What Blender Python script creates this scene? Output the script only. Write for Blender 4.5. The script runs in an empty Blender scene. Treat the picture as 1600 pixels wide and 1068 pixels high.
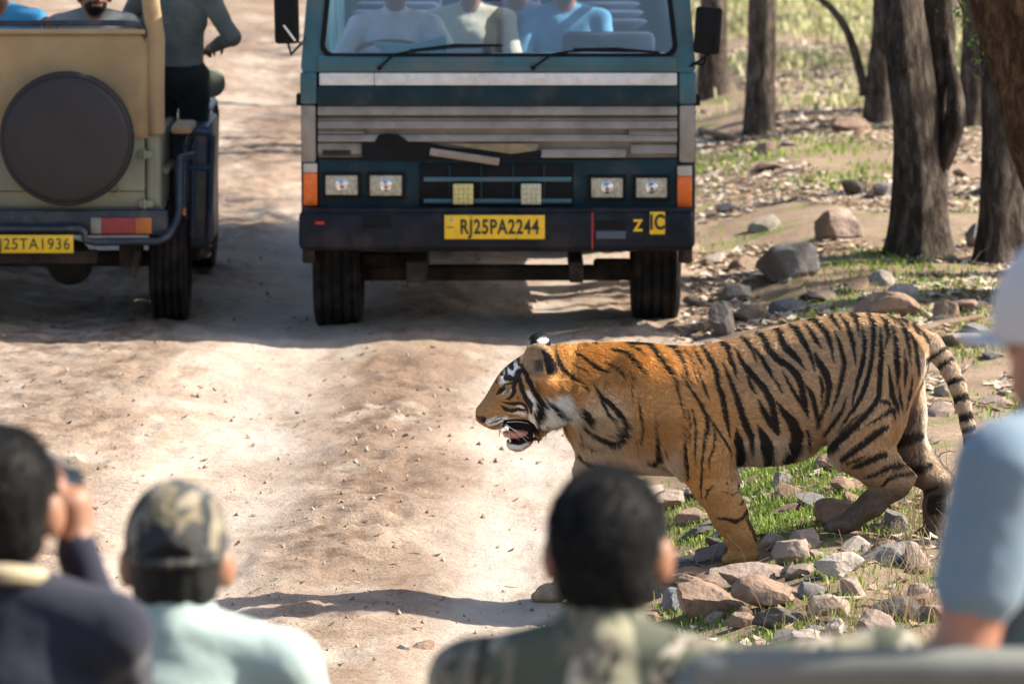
import bpy, bmesh, math, random
import numpy as np
from mathutils import Vector, Matrix, Euler

# ------------------------------------------------------------------ camera, sky, sun, exposure
S = bpy.context.scene
COL = S.collection
F_PX, CAM_H = 8000.0, 3.2
TH = math.atan(1006.0 / F_PX)
CT, ST = math.cos(TH), math.sin(TH)
cam_d = bpy.data.cameras.new('camera'); cam = bpy.data.objects.new('camera', cam_d); COL.objects.link(cam)
cam.location = (0, 0, CAM_H); cam.rotation_euler = (math.pi / 2 - TH, 0, 0)
cam_d.sensor_width = 36; cam_d.lens = 36 * F_PX / 1600; cam_d.clip_start = 0.5; cam_d.clip_end = 3000
cam_d.dof.use_dof = True; cam_d.dof.focus_distance = 18.9; cam_d.dof.aperture_fstop = 6.0
S.camera = cam
SUN_EL, SUN_DIR = math.radians(38), Vector((0.996, 0.09, 0)).normalized()
sun_vec = Vector((SUN_DIR.x * math.cos(SUN_EL), SUN_DIR.y * math.cos(SUN_EL), math.sin(SUN_EL)))
W = bpy.data.worlds.new('World'); S.world = W; W.use_nodes = True
wn = W.node_tree.nodes; bg = wn['Background']; sky = wn.new('ShaderNodeTexSky')
sky.sky_type = 'NISHITA'; sky.sun_disc = False; sky.sun_elevation = SUN_EL
sky.sun_rotation = math.atan2(SUN_DIR.x, SUN_DIR.y); sky.dust_density = 2.0; sky.air_density = 1.0
bg.inputs['Strength'].default_value = 0.10
W.node_tree.links.new(sky.outputs[0], bg.inputs[0])
sl = bpy.data.lights.new('sun', 'SUN'); sl.energy = 4.9; sl.angle = math.radians(0.53); sl.color = (1.0, 0.92, 0.80)
so = bpy.data.objects.new('sun', sl); COL.objects.link(so)
so.rotation_euler = (-sun_vec).to_track_quat('-Z', 'Y').to_euler(); so.location = (8, 20, 15)
S.view_settings.view_transform = 'Standard'; S.view_settings.look = 'None'; S.view_settings.gamma = 1
S.view_settings.use_curve_mapping = False; S.view_settings.exposure = 1.25
S.render.engine = 'CYCLES'
try:
    S.cycles.use_denoising = True; S.cycles.denoiser = 'OPENIMAGEDENOISE'
    S.cycles.max_bounces = 8; S.cycles.transparent_max_bounces = 12
    S.cycles.caustics_reflective = False; S.cycles.caustics_refractive = False
except Exception: pass

# ------------------------------------------------------------------ helpers
rng = np.random.default_rng(7); random.seed(7)
PI = math.pi

def at(px, py, Y):
    a = (px - 800) / F_PX; b = (534 - py) / F_PX
    dy = CT + b * ST; dz = -ST + b * CT; t = Y / dy
    return Vector((a * t, Y, CAM_H + dz * t))

def proj(P):
    P = np.asarray(P); x = P[:, 0]; y = P[:, 1]; z = P[:, 2] - CAM_H
    d = y * CT - z * ST; up = y * ST + z * CT
    return 800 + F_PX * x / d, 534 - F_PX * up / d

def _hash(i, j, k, s):
    h = (i * 374761393 + j * 668265263 + k * 2147483647 + s * 974634777) & 0xffffffff
    h = ((h ^ (h >> 13)) * 1274126177) & 0xffffffff
    h = ((h ^ (h >> 16)) * 2246822519) & 0xffffffff
    return ((h ^ (h >> 15)) & 0xffffff) / float(0xffffff)

def vnoise(x, y, z=0.0, s=0):
    x = np.asarray(x, float); y = np.asarray(y, float) + 0 * x; z = np.asarray(z, float) + 0 * x
    xi = np.floor(x).astype(np.int64); yi = np.floor(y).astype(np.int64); zi = np.floor(z).astype(np.int64)
    fx = x - xi; fy = y - yi; fz = z - zi
    fx = fx * fx * (3 - 2 * fx); fy = fy * fy * (3 - 2 * fy); fz = fz * fz * (3 - 2 * fz)
    r = 0
    for a in (0, 1):
        wa = fx if a else 1 - fx
        for b in (0, 1):
            wb = fy if b else 1 - fy
            for c in (0, 1):
                r = r + wa * wb * (fz if c else 1 - fz) * _hash(xi + a, yi + b, zi + c, s)
    return r * 2 - 1

def fbm(x, y, z=0.0, o=4, s=0, g=0.5):
    r = 0; a = 1.0; f = 1.0
    for i in range(o):
        r = r + a * vnoise(np.asarray(x) * f, np.asarray(y) * f, np.asarray(z) * f, s + i); a *= g; f *= 2.03
    return r

def sstep(a, b, x):
    t = np.clip((np.asarray(x, float) - a) / (b - a), 0, 1); return t * t * (3 - 2 * t)

def mesh_np(name, V, F, smooth=True):
    V = np.asarray(V, np.float32).reshape(-1, 3); me = bpy.data.meshes.new(name)
    if isinstance(F, np.ndarray):
        n, k = F.shape
        me.vertices.add(len(V)); me.vertices.foreach_set('co', V.ravel())
        me.loops.add(n * k); me.loops.foreach_set('vertex_index', F.astype(np.int32).ravel())
        me.polygons.add(n); me.polygons.foreach_set('loop_start', np.arange(0, n * k, k, dtype=np.int32))
        me.polygons.foreach_set('loop_total', np.full(n, k, np.int32)); me.update(calc_edges=True); me.validate()
    else:
        me.from_pydata([tuple(v) for v in V], [], F)
    if smooth: me.polygons.foreach_set('use_smooth', np.ones(len(me.polygons), bool))
    return me

def link(name, me, mats=None, parent=None):
    o = bpy.data.objects.new(name, me); COL.objects.link(o)
    if mats is not None:
        for m in (mats if isinstance(mats, (list, tuple)) else [mats]): me.materials.append(m)
    if parent is not None: o.parent = parent
    return o

def tag(o, label=None, cat=None, group=None, kind=None):
    for k, v in (('label', label), ('category', cat), ('group', group), ('kind', kind)):
        if v: o[k] = v
    return o

def thing(name, label, cat, loc=(0, 0, 0), rz=0, group=None):
    o = bpy.data.objects.new(name, None); COL.objects.link(o)
    o.location = loc; o.rotation_euler = (0, 0, rz); o.empty_display_size = .2
    return tag(o, label, cat, group)

class MB:
    """collects boxes, tubes, prisms in one bmesh"""
    def __init__(s): s.bm = bmesh.new()
    def _x(s, vs, M):
        if M is not None: bmesh.ops.transform(s.bm, matrix=M, verts=vs)
    def box(s, c, d, rot=None, bev=0.0, seg=2):
        r = bmesh.ops.create_cube(s.bm, size=1.0); vs = r['verts']
        M = Matrix.Translation(c) @ (rot.to_matrix().to_4x4() if rot else Matrix.Identity(4)) @ Matrix.Diagonal((d[0], d[1], d[2], 1))
        s._x(vs, M)
        if bev > 0:
            es = list({e for v in vs for e in v.link_edges})
            bmesh.ops.bevel(s.bm, geom=es, offset=min(bev, min(d) * .45), segments=seg, affect='EDGES', profile=.5)
        return s
    def bx(s, x0, x1, y0, y1, z0, z1, bev=0.0, seg=2):
        return s.box(((x0 + x1) / 2, (y0 + y1) / 2, (z0 + z1) / 2), (abs(x1 - x0), abs(y1 - y0), abs(z1 - z0)), None, bev, seg)
    def tube(s, pts, r, n=10, cap=True):
        pts = [Vector(p) for p in pts]; rs = r if isinstance(r, (list, tuple)) else [r] * len(pts)
        rings = []; up = Vector((0, 0, 1))
        t0 = (pts[1] - pts[0]).normalized()
        if abs(t0.dot(up)) > .95: up = Vector((1, 0, 0))
        for i, p in enumerate(pts):
            t = (pts[min(i + 1, len(pts) - 1)] - pts[max(i - 1, 0)]).normalized()
            a = t.cross(up).normalized(); b = t.cross(a).normalized(); up = -b if (-b).dot(up) > 0 else b
            rings.append([s.bm.verts.new(p + a * math.cos(2 * PI * k / n) * rs[i] + b * math.sin(2 * PI * k / n) * rs[i]) for k in range(n)])
        for A, B in zip(rings, rings[1:]):
            for k in range(n): s.bm.faces.new((A[k], A[(k + 1) % n], B[(k + 1) % n], B[k]))
        if cap: s.bm.faces.new(rings[0][::-1]); s.bm.faces.new(rings[-1])
        return s
    def lathe(s, prof, c, axis='Y', n=40):
        """prof: (radius, along) pairs, spun round an axis through c"""
        rings = []
        for r, h in prof:
            ring = []
            for k in range(n):
                a = 2 * PI * k / n; u, v = r * math.cos(a), r * math.sin(a)
                p = {'Y': (u, h, v), 'X': (h, u, v), 'Z': (u, v, h)}[axis]
                ring.append(s.bm.verts.new((p[0] + c[0], p[1] + c[1], p[2] + c[2])))
            rings.append(ring)
        for A, B in zip(rings, rings[1:]):
            for k in range(n): s.bm.faces.new((A[k], A[(k + 1) % n], B[(k + 1) % n], B[k]))
        for ring, h in ((rings[0], prof[0]), (rings[-1], prof[-1])):
            if h[0] > 1e-4: s.bm.faces.new(ring)
        return s
    def prism(s, poly, y0, y1):
        """poly in x,z extruded along y"""
        A = [s.bm.verts.new((p[0], y0, p[1])) for p in poly]; B = [s.bm.verts.new((p[0], y1, p[1])) for p in poly]
        s.bm.faces.new(A); s.bm.faces.new(B[::-1]); n = len(poly)
        for k in range(n): s.bm.faces.new((A[k], B[k], B[(k + 1) % n], A[(k + 1) % n]))
        return s
    def frame(s, outer, inner, y0, y1):
        """ring between two loops (x, z, yshift) of equal length"""
        L = []
        for lp, yy in ((outer, y0), (inner, y0), (inner, y1), (outer, y1)):
            L.append([s.bm.verts.new((p[0], yy + (p[2] if len(p) > 2 else 0), p[1])) for p in lp])
        n = len(outer)
        for A, B in ((L[0], L[1]), (L[1], L[2]), (L[2], L[3]), (L[3], L[0])):
            for k in range(n): s.bm.faces.new((A[k], A[(k + 1) % n], B[(k + 1) % n], B[k]))
        return s
    def build(s, name, mat, parent=None, smooth=True, ang=40):
        bmesh.ops.recalc_face_normals(s.bm, faces=s.bm.faces[:])
        me = bpy.data.meshes.new(name); s.bm.to_mesh(me); s.bm.free()
        if smooth:
            me.polygons.foreach_set('use_smooth', np.ones(len(me.polygons), bool))
            try: me.set_sharp_from_angle(angle=math.radians(ang))
            except Exception: pass
        return link(name, me, mat, parent)

# ------------------------------------------------------------------ materials
def nt(name):
    m = bpy.data.materials.new(name); m.use_nodes = True
    t = m.node_tree; return m, t, t.nodes, t.links, t.nodes['Principled BSDF']

def mat(name, col, rough=.6, metal=0.0, var=.15, scale=8.0, bump=0.0, bscale=60.0, spec=.5, col2=None, dirt=None, dscale=3.0, coat=0.0, sheen=0.0, damt=(.48, .7)):
    m, t, N, L, B = nt(name)
    tc = N.new('ShaderNodeTexCoord'); nz = N.new('ShaderNodeTexNoise'); nz.inputs['Scale'].default_value = scale; nz.inputs['Detail'].default_value = 6
    L.new(tc.outputs['Object'], nz.inputs['Vector'])
    rp = N.new('ShaderNodeValToRGB'); c = np.array(col); c2 = np.array(col2) if col2 is not None else c * (1 + var)
    lo = c * (1 - var) if col2 is None else c
    rp.color_ramp.elements[0].color = (*lo, 1); rp.color_ramp.elements[1].color = (*np.clip(c2, 0, 1), 1)
    rp.color_ramp.elements[0].position = .35; rp.color_ramp.elements[1].position = .65
    L.new(nz.outputs['Fac'], rp.inputs[0]); out = rp.outputs[0]
    if dirt is not None:
        n2 = N.new('ShaderNodeTexNoise'); n2.inputs['Scale'].default_value = dscale; n2.inputs['Detail'].default_value = 8; n2.inputs['Roughness'].default_value = .65
        L.new(tc.outputs['Object'], n2.inputs['Vector'])
        mr = N.new('ShaderNodeMapRange'); mr.inputs[1].default_value = damt[0]; mr.inputs[2].default_value = damt[1]
        L.new(n2.outputs['Fac'], mr.inputs[0])
        mx = N.new('ShaderNodeMix'); mx.data_type = 'RGBA'; L.new(mr.outputs[0], mx.inputs[0]); L.new(out, mx.inputs[6]); mx.inputs[7].default_value = (*dirt, 1)
        out = mx.outputs[2]
    L.new(out, B.inputs['Base Color'])
    B.inputs['Roughness'].default_value = rough; B.inputs['Metallic'].default_value = metal; B.inputs['Specular IOR Level'].default_value = spec
    B.inputs['Coat Weight'].default_value = coat; B.inputs['Sheen Weight'].default_value = sheen
    if bump > 0:
        nb = N.new('ShaderNodeTexNoise'); nb.inputs['Scale'].default_value = bscale; nb.inputs['Detail'].default_value = 8
        L.new(tc.outputs['Object'], nb.inputs['Vector'])
        bp = N.new('ShaderNodeBump'); bp.inputs['Strength'].default_value = bump; bp.inputs['Distance'].default_value = .02
        L.new(nb.outputs['Fac'], bp.inputs['Height']); L.new(bp.outputs[0], B.inputs['Normal'])
    return m

def attr_mat(name, attr='Col', rough=.7, spec=.3, trans=0.0, sheen=0.0, bump=0.0, bscale=80.0, vcol=0.0, vscale=30.0):
    m, t, N, L, B = nt(name)
    a = N.new('ShaderNodeAttribute'); a.attribute_name = attr; out = a.outputs['Color']
    tc = N.new('ShaderNodeTexCoord')
    if vcol > 0:
        nz = N.new('ShaderNodeTexNoise'); nz.inputs['Scale'].default_value = vscale; nz.inputs['Detail'].default_value = 7; L.new(tc.outputs['Object'], nz.inputs['Vector'])
        mr = N.new('ShaderNodeMapRange'); mr.inputs[1].default_value = .3; mr.inputs[2].default_value = .7; mr.inputs[3].default_value = 1 - vcol; mr.inputs[4].default_value = 1 + vcol
        L.new(nz.outputs['Fac'], mr.inputs[0])
        vm = N.new('ShaderNodeVectorMath'); vm.operation = 'SCALE'; L.new(out, vm.inputs[0]); L.new(mr.outputs[0], vm.inputs['Scale']); out = vm.outputs[0]
    L.new(out, B.inputs['Base Color']); B.inputs['Roughness'].default_value = rough; B.inputs['Specular IOR Level'].default_value = spec
    B.inputs['Sheen Weight'].default_value = sheen
    if trans > 0:
        tr = N.new('ShaderNodeBsdfTranslucent'); L.new(out, tr.inputs[0]); mx = N.new('ShaderNodeMixShader'); mx.inputs[0].default_value = trans
        L.new(B.outputs[0], mx.inputs[1]); L.new(tr.outputs[0], mx.inputs[2]); L.new(mx.outputs[0], N['Material Output'].inputs[0])
    if bump > 0:
        nb = N.new('ShaderNodeTexNoise'); nb.inputs['Scale'].default_value = bscale; nb.inputs['Detail'].default_value = 8; L.new(tc.outputs['Object'], nb.inputs['Vector'])
        bp = N.new('ShaderNodeBump'); bp.inputs['Strength'].default_value = bump; bp.inputs['Distance'].default_value = .02
        L.new(nb.outputs['Fac'], bp.inputs['Height']); L.new(bp.outputs[0], B.inputs['Normal'])
    return m

def set_col(me, C, name='Col'):
    a = me.color_attributes.new(name, 'FLOAT_COLOR', 'POINT'); C = np.asarray(C, np.float32)
    a.data.foreach_set('color', np.concatenate([C, np.ones((len(C), 1), np.float32)], 1).ravel())

# ------------------------------------------------------------------ signed-distance modelling (bodies grown as one skin)
class SDF:
    def __init__(s, lo, hi, h):
        s.lo = np.array(lo, float); s.h = h; n = np.ceil((np.array(hi) - s.lo) / h).astype(int) + 1
        s.n = n; s.v = np.full(n, 1.0, np.float32); s.prims = []
    def add(s, fn, lo, hi, k=.02, tagv=0, sub=False):
        m = k + 2 * s.h
        i0 = np.clip(np.floor((np.array(lo) - m - s.lo) / s.h).astype(int), 0, s.n - 1); i1 = np.clip(np.ceil((np.array(hi) + m - s.lo) / s.h).astype(int) + 1, 1, s.n)
        if np.any(i1 <= i0): return
        ax = [(s.lo[a] + s.h * np.arange(i0[a], i1[a])).astype(np.float32) for a in range(3)]
        X, Y, Z = ax[0][:, None, None], ax[1][None, :, None], ax[2][None, None, :]
        d = fn(X, Y, Z).astype(np.float32); sl_ = tuple(slice(i0[a], i1[a]) for a in range(3)); o = s.v[sl_]
        if sub:
            h = np.clip(.5 - .5 * (o + d) / k, 0, 1); s.v[sl_] = o * (1 - h) - d * h + k * h * (1 - h)
        else:
            h = np.clip(.5 + .5 * (d - o) / k, 0, 1); s.v[sl_] = d * (1 - h) + o * h - k * h * (1 - h)
            s.prims.append((fn, tagv))
    def cap(s, a, b, ra, rb, k=.02, tagv=0, sub=False):
        a = np.array(a, float); b = np.array(b, float); ab = b - a; L2 = max(ab @ ab, 1e-9)
        def fn(X, Y, Z):
            t = np.clip(((X - a[0]) * ab[0] + (Y - a[1]) * ab[1] + (Z - a[2]) * ab[2]) / L2, 0, 1)
            return np.sqrt((X - a[0] - t * ab[0]) ** 2 + (Y - a[1] - t * ab[1]) ** 2 + (Z - a[2] - t * ab[2]) ** 2) - (ra + (rb - ra) * t)
        R = max(ra, rb); s.add(fn, np.minimum(a, b) - R, np.maximum(a, b) + R, k, tagv, sub)
    def ell(s, c, r, rot=None, k=.02, tagv=0, sub=False):
        c = np.array(c, float); r = np.array(r, float); M = np.array(Euler(rot).to_matrix()).T if rot is not None else np.eye(3)
        def fn(X, Y, Z):
            x, y, z = X - c[0], Y - c[1], Z - c[2]
            p = [(M[i, 0] * x + M[i, 1] * y + M[i, 2] * z) for i in range(3)]
            k0 = np.sqrt(sum((p[i] / r[i]) ** 2 for i in range(3))); k1 = np.sqrt(sum((p[i] / r[i] ** 2) ** 2 for i in range(3)))
            return k0 * (k0 - 1) / np.maximum(k1, 1e-6)
        R = max(r); s.add(fn, c - R, c + R, k, tagv, sub)
    def chain(s, pts, rs, k=.02, tagv=0):
        for i in range(len(pts) - 1): s.cap(pts[i], pts[i + 1], rs[i], rs[i + 1], k, tagv)
    def mesh(s):
        v = s.v; h = s.h
        c = [v[a:a + s.n[0] - 1, b:b + s.n[1] - 1, d:d + s.n[2] - 1] for a in (0, 1) for b in (0, 1) for d in (0, 1)]
        mn = c[0].copy(); mx = c[0].copy()
        for q in c[1:]: np.minimum(mn, q, out=mn); np.maximum(mx, q, out=mx)
        act = (mn < 0) & (mx >= 0); ii = np.argwhere(act); n = len(ii)
        idx = np.full(act.shape, -1, np.int64); idx[act] = np.arange(n)
        cv = np.stack([q[act] for q in c], 1); off = np.array([(a, b, d) for a in (0, 1) for b in (0, 1) for d in (0, 1)], float)
        acc = np.zeros((n, 3)); cnt = np.zeros(n)
        for i in range(8):
            for j in range(i + 1, 8):
                if np.abs(off[i] - off[j]).sum() != 1: continue
                a, b = cv[:, i], cv[:, j]; m = (a < 0) != (b < 0)
                t = np.where(m, a / np.where(m, a - b, 1), 0); p = off[i] + t[:, None] * (off[j] - off[i])
                acc += np.where(m[:, None], p, 0); cnt += m
        V = (ii + acc / cnt[:, None]) * h + s.lo; Fs = []
        for ax in range(3):
            u, w = [(1, 2), (2, 0), (0, 1)][ax]
            sl0 = [slice(None)] * 3; sl1 = [slice(None)] * 3; sl0[ax] = slice(0, -1); sl1[ax] = slice(1, None)
            A = v[tuple(sl0)] < 0; B = v[tuple(sl1)] < 0; e = np.argwhere(A != B)
            e = e[(e[:, u] > 0) & (e[:, w] > 0) & (e[:, u] < s.n[u] - 1) & (e[:, w] < s.n[w] - 1)]
            def ci(du, dw):
                q = e.copy(); q[:, u] += du; q[:, w] += dw; return idx[q[:, 0], q[:, 1], q[:, 2]]
            Q = np.stack([ci(-1, -1), ci(0, -1), ci(0, 0), ci(-1, 0)], 1); ins = A[e[:, 0], e[:, 1], e[:, 2]]
            Q[~ins] = Q[~ins][:, ::-1]; Fs.append(Q)
        Fq = np.concatenate(Fs); Fq = Fq[(Fq >= 0).all(1)]
        return V, Fq
    def region(s, V):
        best = np.full(len(V), 9.0); reg = np.zeros(len(V), int)
        for fn, tg in s.prims:
            d = np.asarray(fn(V[:, 0], V[:, 1], V[:, 2])); m = d < best; best[m] = d[m]; reg[m] = tg
        return reg

# ------------------------------------------------------------------ terrain
def edge_x(y): return 0.2 + 0.08 * (np.minimum(np.asarray(y, float), 28) - 19) + .022 * np.maximum(np.asarray(y, float) - 28, 0) + .12 * fbm(np.asarray(y) * .9, 3.3, 0, 3, 11)
def track(x, y):
    t = 0
    for c, w in ((-1.32, .36), (-.04, .30), (-2.75, .35)): t = t + np.exp(-np.abs((x - c - .022 * (y - 20) - .07 * np.sin(y * .4 + c)) / w) ** 3)
    return np.clip(t, 0, 1)
def churn(x, y):
    c = np.exp(-((x + .66 - .02 * (y - 21)) / .30) ** 2) * sstep(18.6, 20.2, y) * sstep(27.5, 25, y) + .9 * sstep(-1.75, -2.15, x - .02 * (y - 21)) * sstep(19.5, 21, y)
    return np.clip(c + .55 * fbm(x * 2.2, y * 1.3, 0, 4, 83) * (c > .05), 0, 1)
# the ground meets the tiger's four paws
PAWS = [tuple(at(u, v, 19.05 + d) - Vector((0, 0, .004))) for u, v, d in ((1158, 884, -.125), (860, 941, .115), (1312, 836, -.12), (1452, 851, .115))]
def hgt(x, y):
    x = np.asarray(x, float); y = np.asarray(y, float) + 0 * x
    e = edge_x(y); s = sstep(0, 1.1, x - e)
    z = -.17 + .25 * s * (1 - .35 * sstep(21.5, 25, y)) + .08 * sstep(2, 7, x - e)
    near = sstep(60, 40, y)
    z = z + near * (.014 * fbm(x * .55, y * .45, 0, 3, 21) + .013 * fbm(x * 2.1, y * 1.6, 0, 3, 25))
    r = (1 - s) * near
    # wheel ruts running along the track, a hump between them, low corrugations across
    z = z - r * .04 * track(x, y)
    z = z + r * .018 * np.exp(-((x + .62 - .02 * (y - 21)) / .22) ** 2) * sstep(19.2, 20.4, y) * sstep(25.5, 23.5, y)
    z = z + r * .005 * np.sin(y * 4.2 + 1.3 * np.sin(x * 1.1) + x * .6) * (0.5 + .5 * vnoise(x * .5, y * .4, 0, 31))
    # crumbled clay beside the wheel tracks and along the verge
    cm = np.clip(np.exp(-((x + .62 - .02 * (y - 21)) / .32) ** 2) * sstep(18.5, 20, y) * sstep(27, 24, y) + sstep(-1.55, -2.1, x - .03 * (y - 21)) + .8 * np.exp(-((x - e + .1) / .3) ** 2) + .6 * sstep(.15, .5, fbm(x * .8, y * .5, 0, 3, 57)), 0, 1)
    rg = 1 - np.abs(fbm(x * 6.5, y * 5.0, 0, 4, 61)); z = z + near * cm * (1 - s * .5) * (.032 * (rg - .75) * (1 - .8 * track(x, y)) + .009 * fbm(x * 17, y * 14, 0, 2, 63))
    z = z + .05 * sstep(-2.0, -3.4, x - .03 * (y - 20)) * r
    z = z + near * (.006 * fbm(x * 9, y * 7, 0, 3, 41) + .010 * sstep(.25, .8, fbm(x * 5, y * 4, 0, 3, 47)) * (.4 + s))
    for px_, py_, pz_ in PAWS:
        z = z + (pz_ - z) * np.exp(-(((x - px_) / .17) ** 2 + ((y - py_) / .17) ** 2) ** 1.5)
    return z

_gx, _gy = np.arange(-9, 15, .08), np.arange(-16, 66, .08)
_GZ = hgt(*[q.ravel() for q in np.meshgrid(_gx, _gy)]).reshape(len(_gy), len(_gx))
def hz(x, y):
    i = min(max((x + 9) / .08, 0), len(_gx) - 2.001); j = min(max((y + 16) / .08, 0), len(_gy) - 2.001); a, b = int(i), int(j); u, v = i - a, j - b
    return float((_GZ[b, a] * (1 - u) + _GZ[b, a + 1] * u) * (1 - v) + (_GZ[b + 1, a] * (1 - u) + _GZ[b + 1, a + 1] * u) * v)

def gnd(px, py):
    """world point where the pixel's ray meets the terrain"""
    z = 0.0
    for _ in range(14):
        a = (px - 800) / F_PX; b = (534 - py) / F_PX; dy = CT + b * ST; dz = -ST + b * CT
        t = (z - CAM_H) / dz; z2 = hz(a * t, dy * t); z = .5 * z + .5 * z2
    return Vector((a * t, dy * t, z))

def ground_mat():
    m, t, N, L, B = nt('forest_soil')
    tc = N.new('ShaderNodeTexCoord')
    def noise(sc, det=8, ro=.6):
        n = N.new('ShaderNodeTexNoise'); n.inputs['Scale'].default_value = sc; n.inputs['Detail'].default_value = det; n.inputs['Roughness'].default_value = ro
        L.new(tc.outputs['Object'], n.inputs['Vector']); return n
    def ramp(src, stops):
        r = N.new('ShaderNodeValToRGB'); e = r.color_ramp.elements
        while len(e) < len(stops): e.new(.5)
        for q, (p, c) in zip(e, stops): q.position = p; q.color = (*c, 1)
        L.new(src, r.inputs[0]); return r
    a = noise(1.7); b = noise(22, 9, .75); g = noise(.8, 5)
    ca = ramp(a.outputs['Fac'], [(.3, (.22, .15, .10)), (.5, (.34, .245, .175)), (.7, (.44, .34, .25))])
    cb = ramp(b.outputs['Fac'], [(.3, (.12, .085, .06)), (.55, (.30, .21, .145)), (.75, (.46, .36, .27))])
    m1 = N.new('ShaderNodeMix'); m1.data_type = 'RGBA'; m1.inputs[0].default_value = .5; L.new(ca.outputs[0], m1.inputs[6]); L.new(cb.outputs[0], m1.inputs[7])
    gg = noise(2.3, 7, .7); gr = N.new('ShaderNodeMapRange'); gr.inputs[1].default_value = .52; gr.inputs[2].default_value = .66; L.new(gg.outputs['Fac'], gr.inputs[0])
    m2 = N.new('ShaderNodeMix'); m2.data_type = 'RGBA'; L.new(gr.outputs[0], m2.inputs[0]); L.new(m1.outputs[2], m2.inputs[6]); m2.inputs[7].default_value = (.16, .19, .055, 1)
    L.new(m2.outputs[2], B.inputs['Base Color']); B.inputs['Roughness'].default_value = .95; B.inputs['Specular IOR Level'].default_value = .15
    nb = noise(40, 9, .7); bp = N.new('ShaderNodeBump'); bp.inputs['Strength'].default_value = .7; bp.inputs['Distance'].default_value = .03
    L.new(nb.outputs['Fac'], bp.inputs['Height']); L.new(bp.outputs[0], B.inputs['Normal'])
    return m

def road_mat():
    m, t, N, L, B = nt('packed_dirt')
    tc = N.new('ShaderNodeTexCoord')
    def noise(sc, det=8, ro=.6, sq=None):
        n = N.new('ShaderNodeTexNoise'); n.inputs['Scale'].default_value = sc; n.inputs['Detail'].default_value = det; n.inputs['Roughness'].default_value = ro
        if sq:
            mp = N.new('ShaderNodeMapping'); mp.inputs['Scale'].default_value = sq; L.new(tc.outputs['Object'], mp.inputs[0]); L.new(mp.outputs[0], n.inputs['Vector'])
        else: L.new(tc.outputs['Object'], n.inputs['Vector'])
        return n
    def ramp(src, stops):
        r = N.new('ShaderNodeValToRGB'); e = r.color_ramp.elements
        while len(e) < len(stops): e.new(.5)
        for q, (p, c) in zip(e, stops): q.position = p; q.color = (*c, 1)
        L.new(src, r.inputs[0]); return r
    def mix(f, a, b, mode='MIX'):
        x = N.new('ShaderNodeMix'); x.data_type = 'RGBA'; x.blend_type = mode
        if isinstance(f, float): x.inputs[0].default_value = f
        else: L.new(f, x.inputs[0])
        L.new(a, x.inputs[6]); L.new(b, x.inputs[7]); return x.outputs[2]
    big = noise(1.0, 7, .6, (1.0, .45, 1)); mid = noise(5.5, 8, .65); fine = noise(55, 6, .7)
    c1 = ramp(big.outputs['Fac'], [(.36, (.22, .145, .098)), (.49, (.42, .315, .235)), (.62, (.54, .44, .355))])
    c2 = ramp(mid.outputs['Fac'], [(.3, (.22, .145, .098)), (.5, (.42, .315, .235)), (.7, (.55, .45, .365))])
    c3 = ramp(fine.outputs['Fac'], [(.32, (.42, .37, .34)), (.52, (1, 1, 1)), (.75, (1.18, 1.15, 1.12))])
    c = mix(.5, c1.outputs[0], c2.outputs[0]); c = mix(.7, c, c3.outputs[0], 'MULTIPLY')
    pw = noise(2.2, 6, .55, (1.4, .5, 1)); pr = N.new('ShaderNodeMapRange'); pr.inputs[1].default_value = .54; pr.inputs[2].default_value = .68; pr.inputs[4].default_value = .75; L.new(pw.outputs['Fac'], pr.inputs[0])
    pale = N.new('ShaderNodeRGB'); pale.outputs[0].default_value = (.58, .50, .41, 1)
    c = mix(pr.outputs[0], c, pale.outputs[0])
    at_ = N.new('ShaderNodeAttribute'); at_.attribute_name = 'Col'; sp = N.new('ShaderNodeSeparateColor'); L.new(at_.outputs['Color'], sp.inputs[0])
    sn = noise(3.0, 6, .6, (1.2, .3, 1)); tm = N.new('ShaderNodeMath'); tm.operation = 'MULTIPLY'; L.new(sp.outputs[0], tm.inputs[0]); sr = N.new('ShaderNodeMapRange'); sr.inputs[1].default_value = .3; sr.inputs[2].default_value = .65; L.new(sn.outputs['Fac'], sr.inputs[0]); L.new(sr.outputs[0], tm.inputs[1])
    dust = N.new('ShaderNodeRGB'); dust.outputs[0].default_value = (.57, .50, .43, 1); c = mix(tm.outputs[0], c, dust.outputs[0])
    soil = N.new('ShaderNodeRGB'); soil.outputs[0].default_value = (.185, .122, .083, 1); cm_ = N.new('ShaderNodeMath'); cm_.operation = 'MULTIPLY'; L.new(sp.outputs[1], cm_.inputs[0]); cr_ = N.new('ShaderNodeMapRange'); cr_.inputs[1].default_value = .35; cr_.inputs[2].default_value = .6; L.new(mid.outputs['Fac'], cr_.inputs[0]); L.new(cr_.outputs[0], cm_.inputs[1]); c = mix(cm_.outputs[0], c, soil.outputs[0])
    L.new(c, B.inputs['Base Color']); B.inputs['Roughness'].default_value = .95; B.inputs['Specular IOR Level'].default_value = .12
    nb = noise(90, 8, .7); n2 = noise(16, 8, .7)
    ad = N.new('ShaderNodeMath'); ad.operation = 'MULTIPLY_ADD'; ad.inputs[1].default_value = .35; L.new(nb.outputs['Fac'], ad.inputs[0]); L.new(n2.outputs['Fac'], ad.inputs[2])
    bp = N.new('ShaderNodeBump'); bp.inputs['Strength'].default_value = .9; bp.inputs['Distance'].default_value = .03
    L.new(ad.outputs[0], bp.inputs['Height']); L.new(bp.outputs[0], B.inputs['Normal'])
    return m

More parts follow.
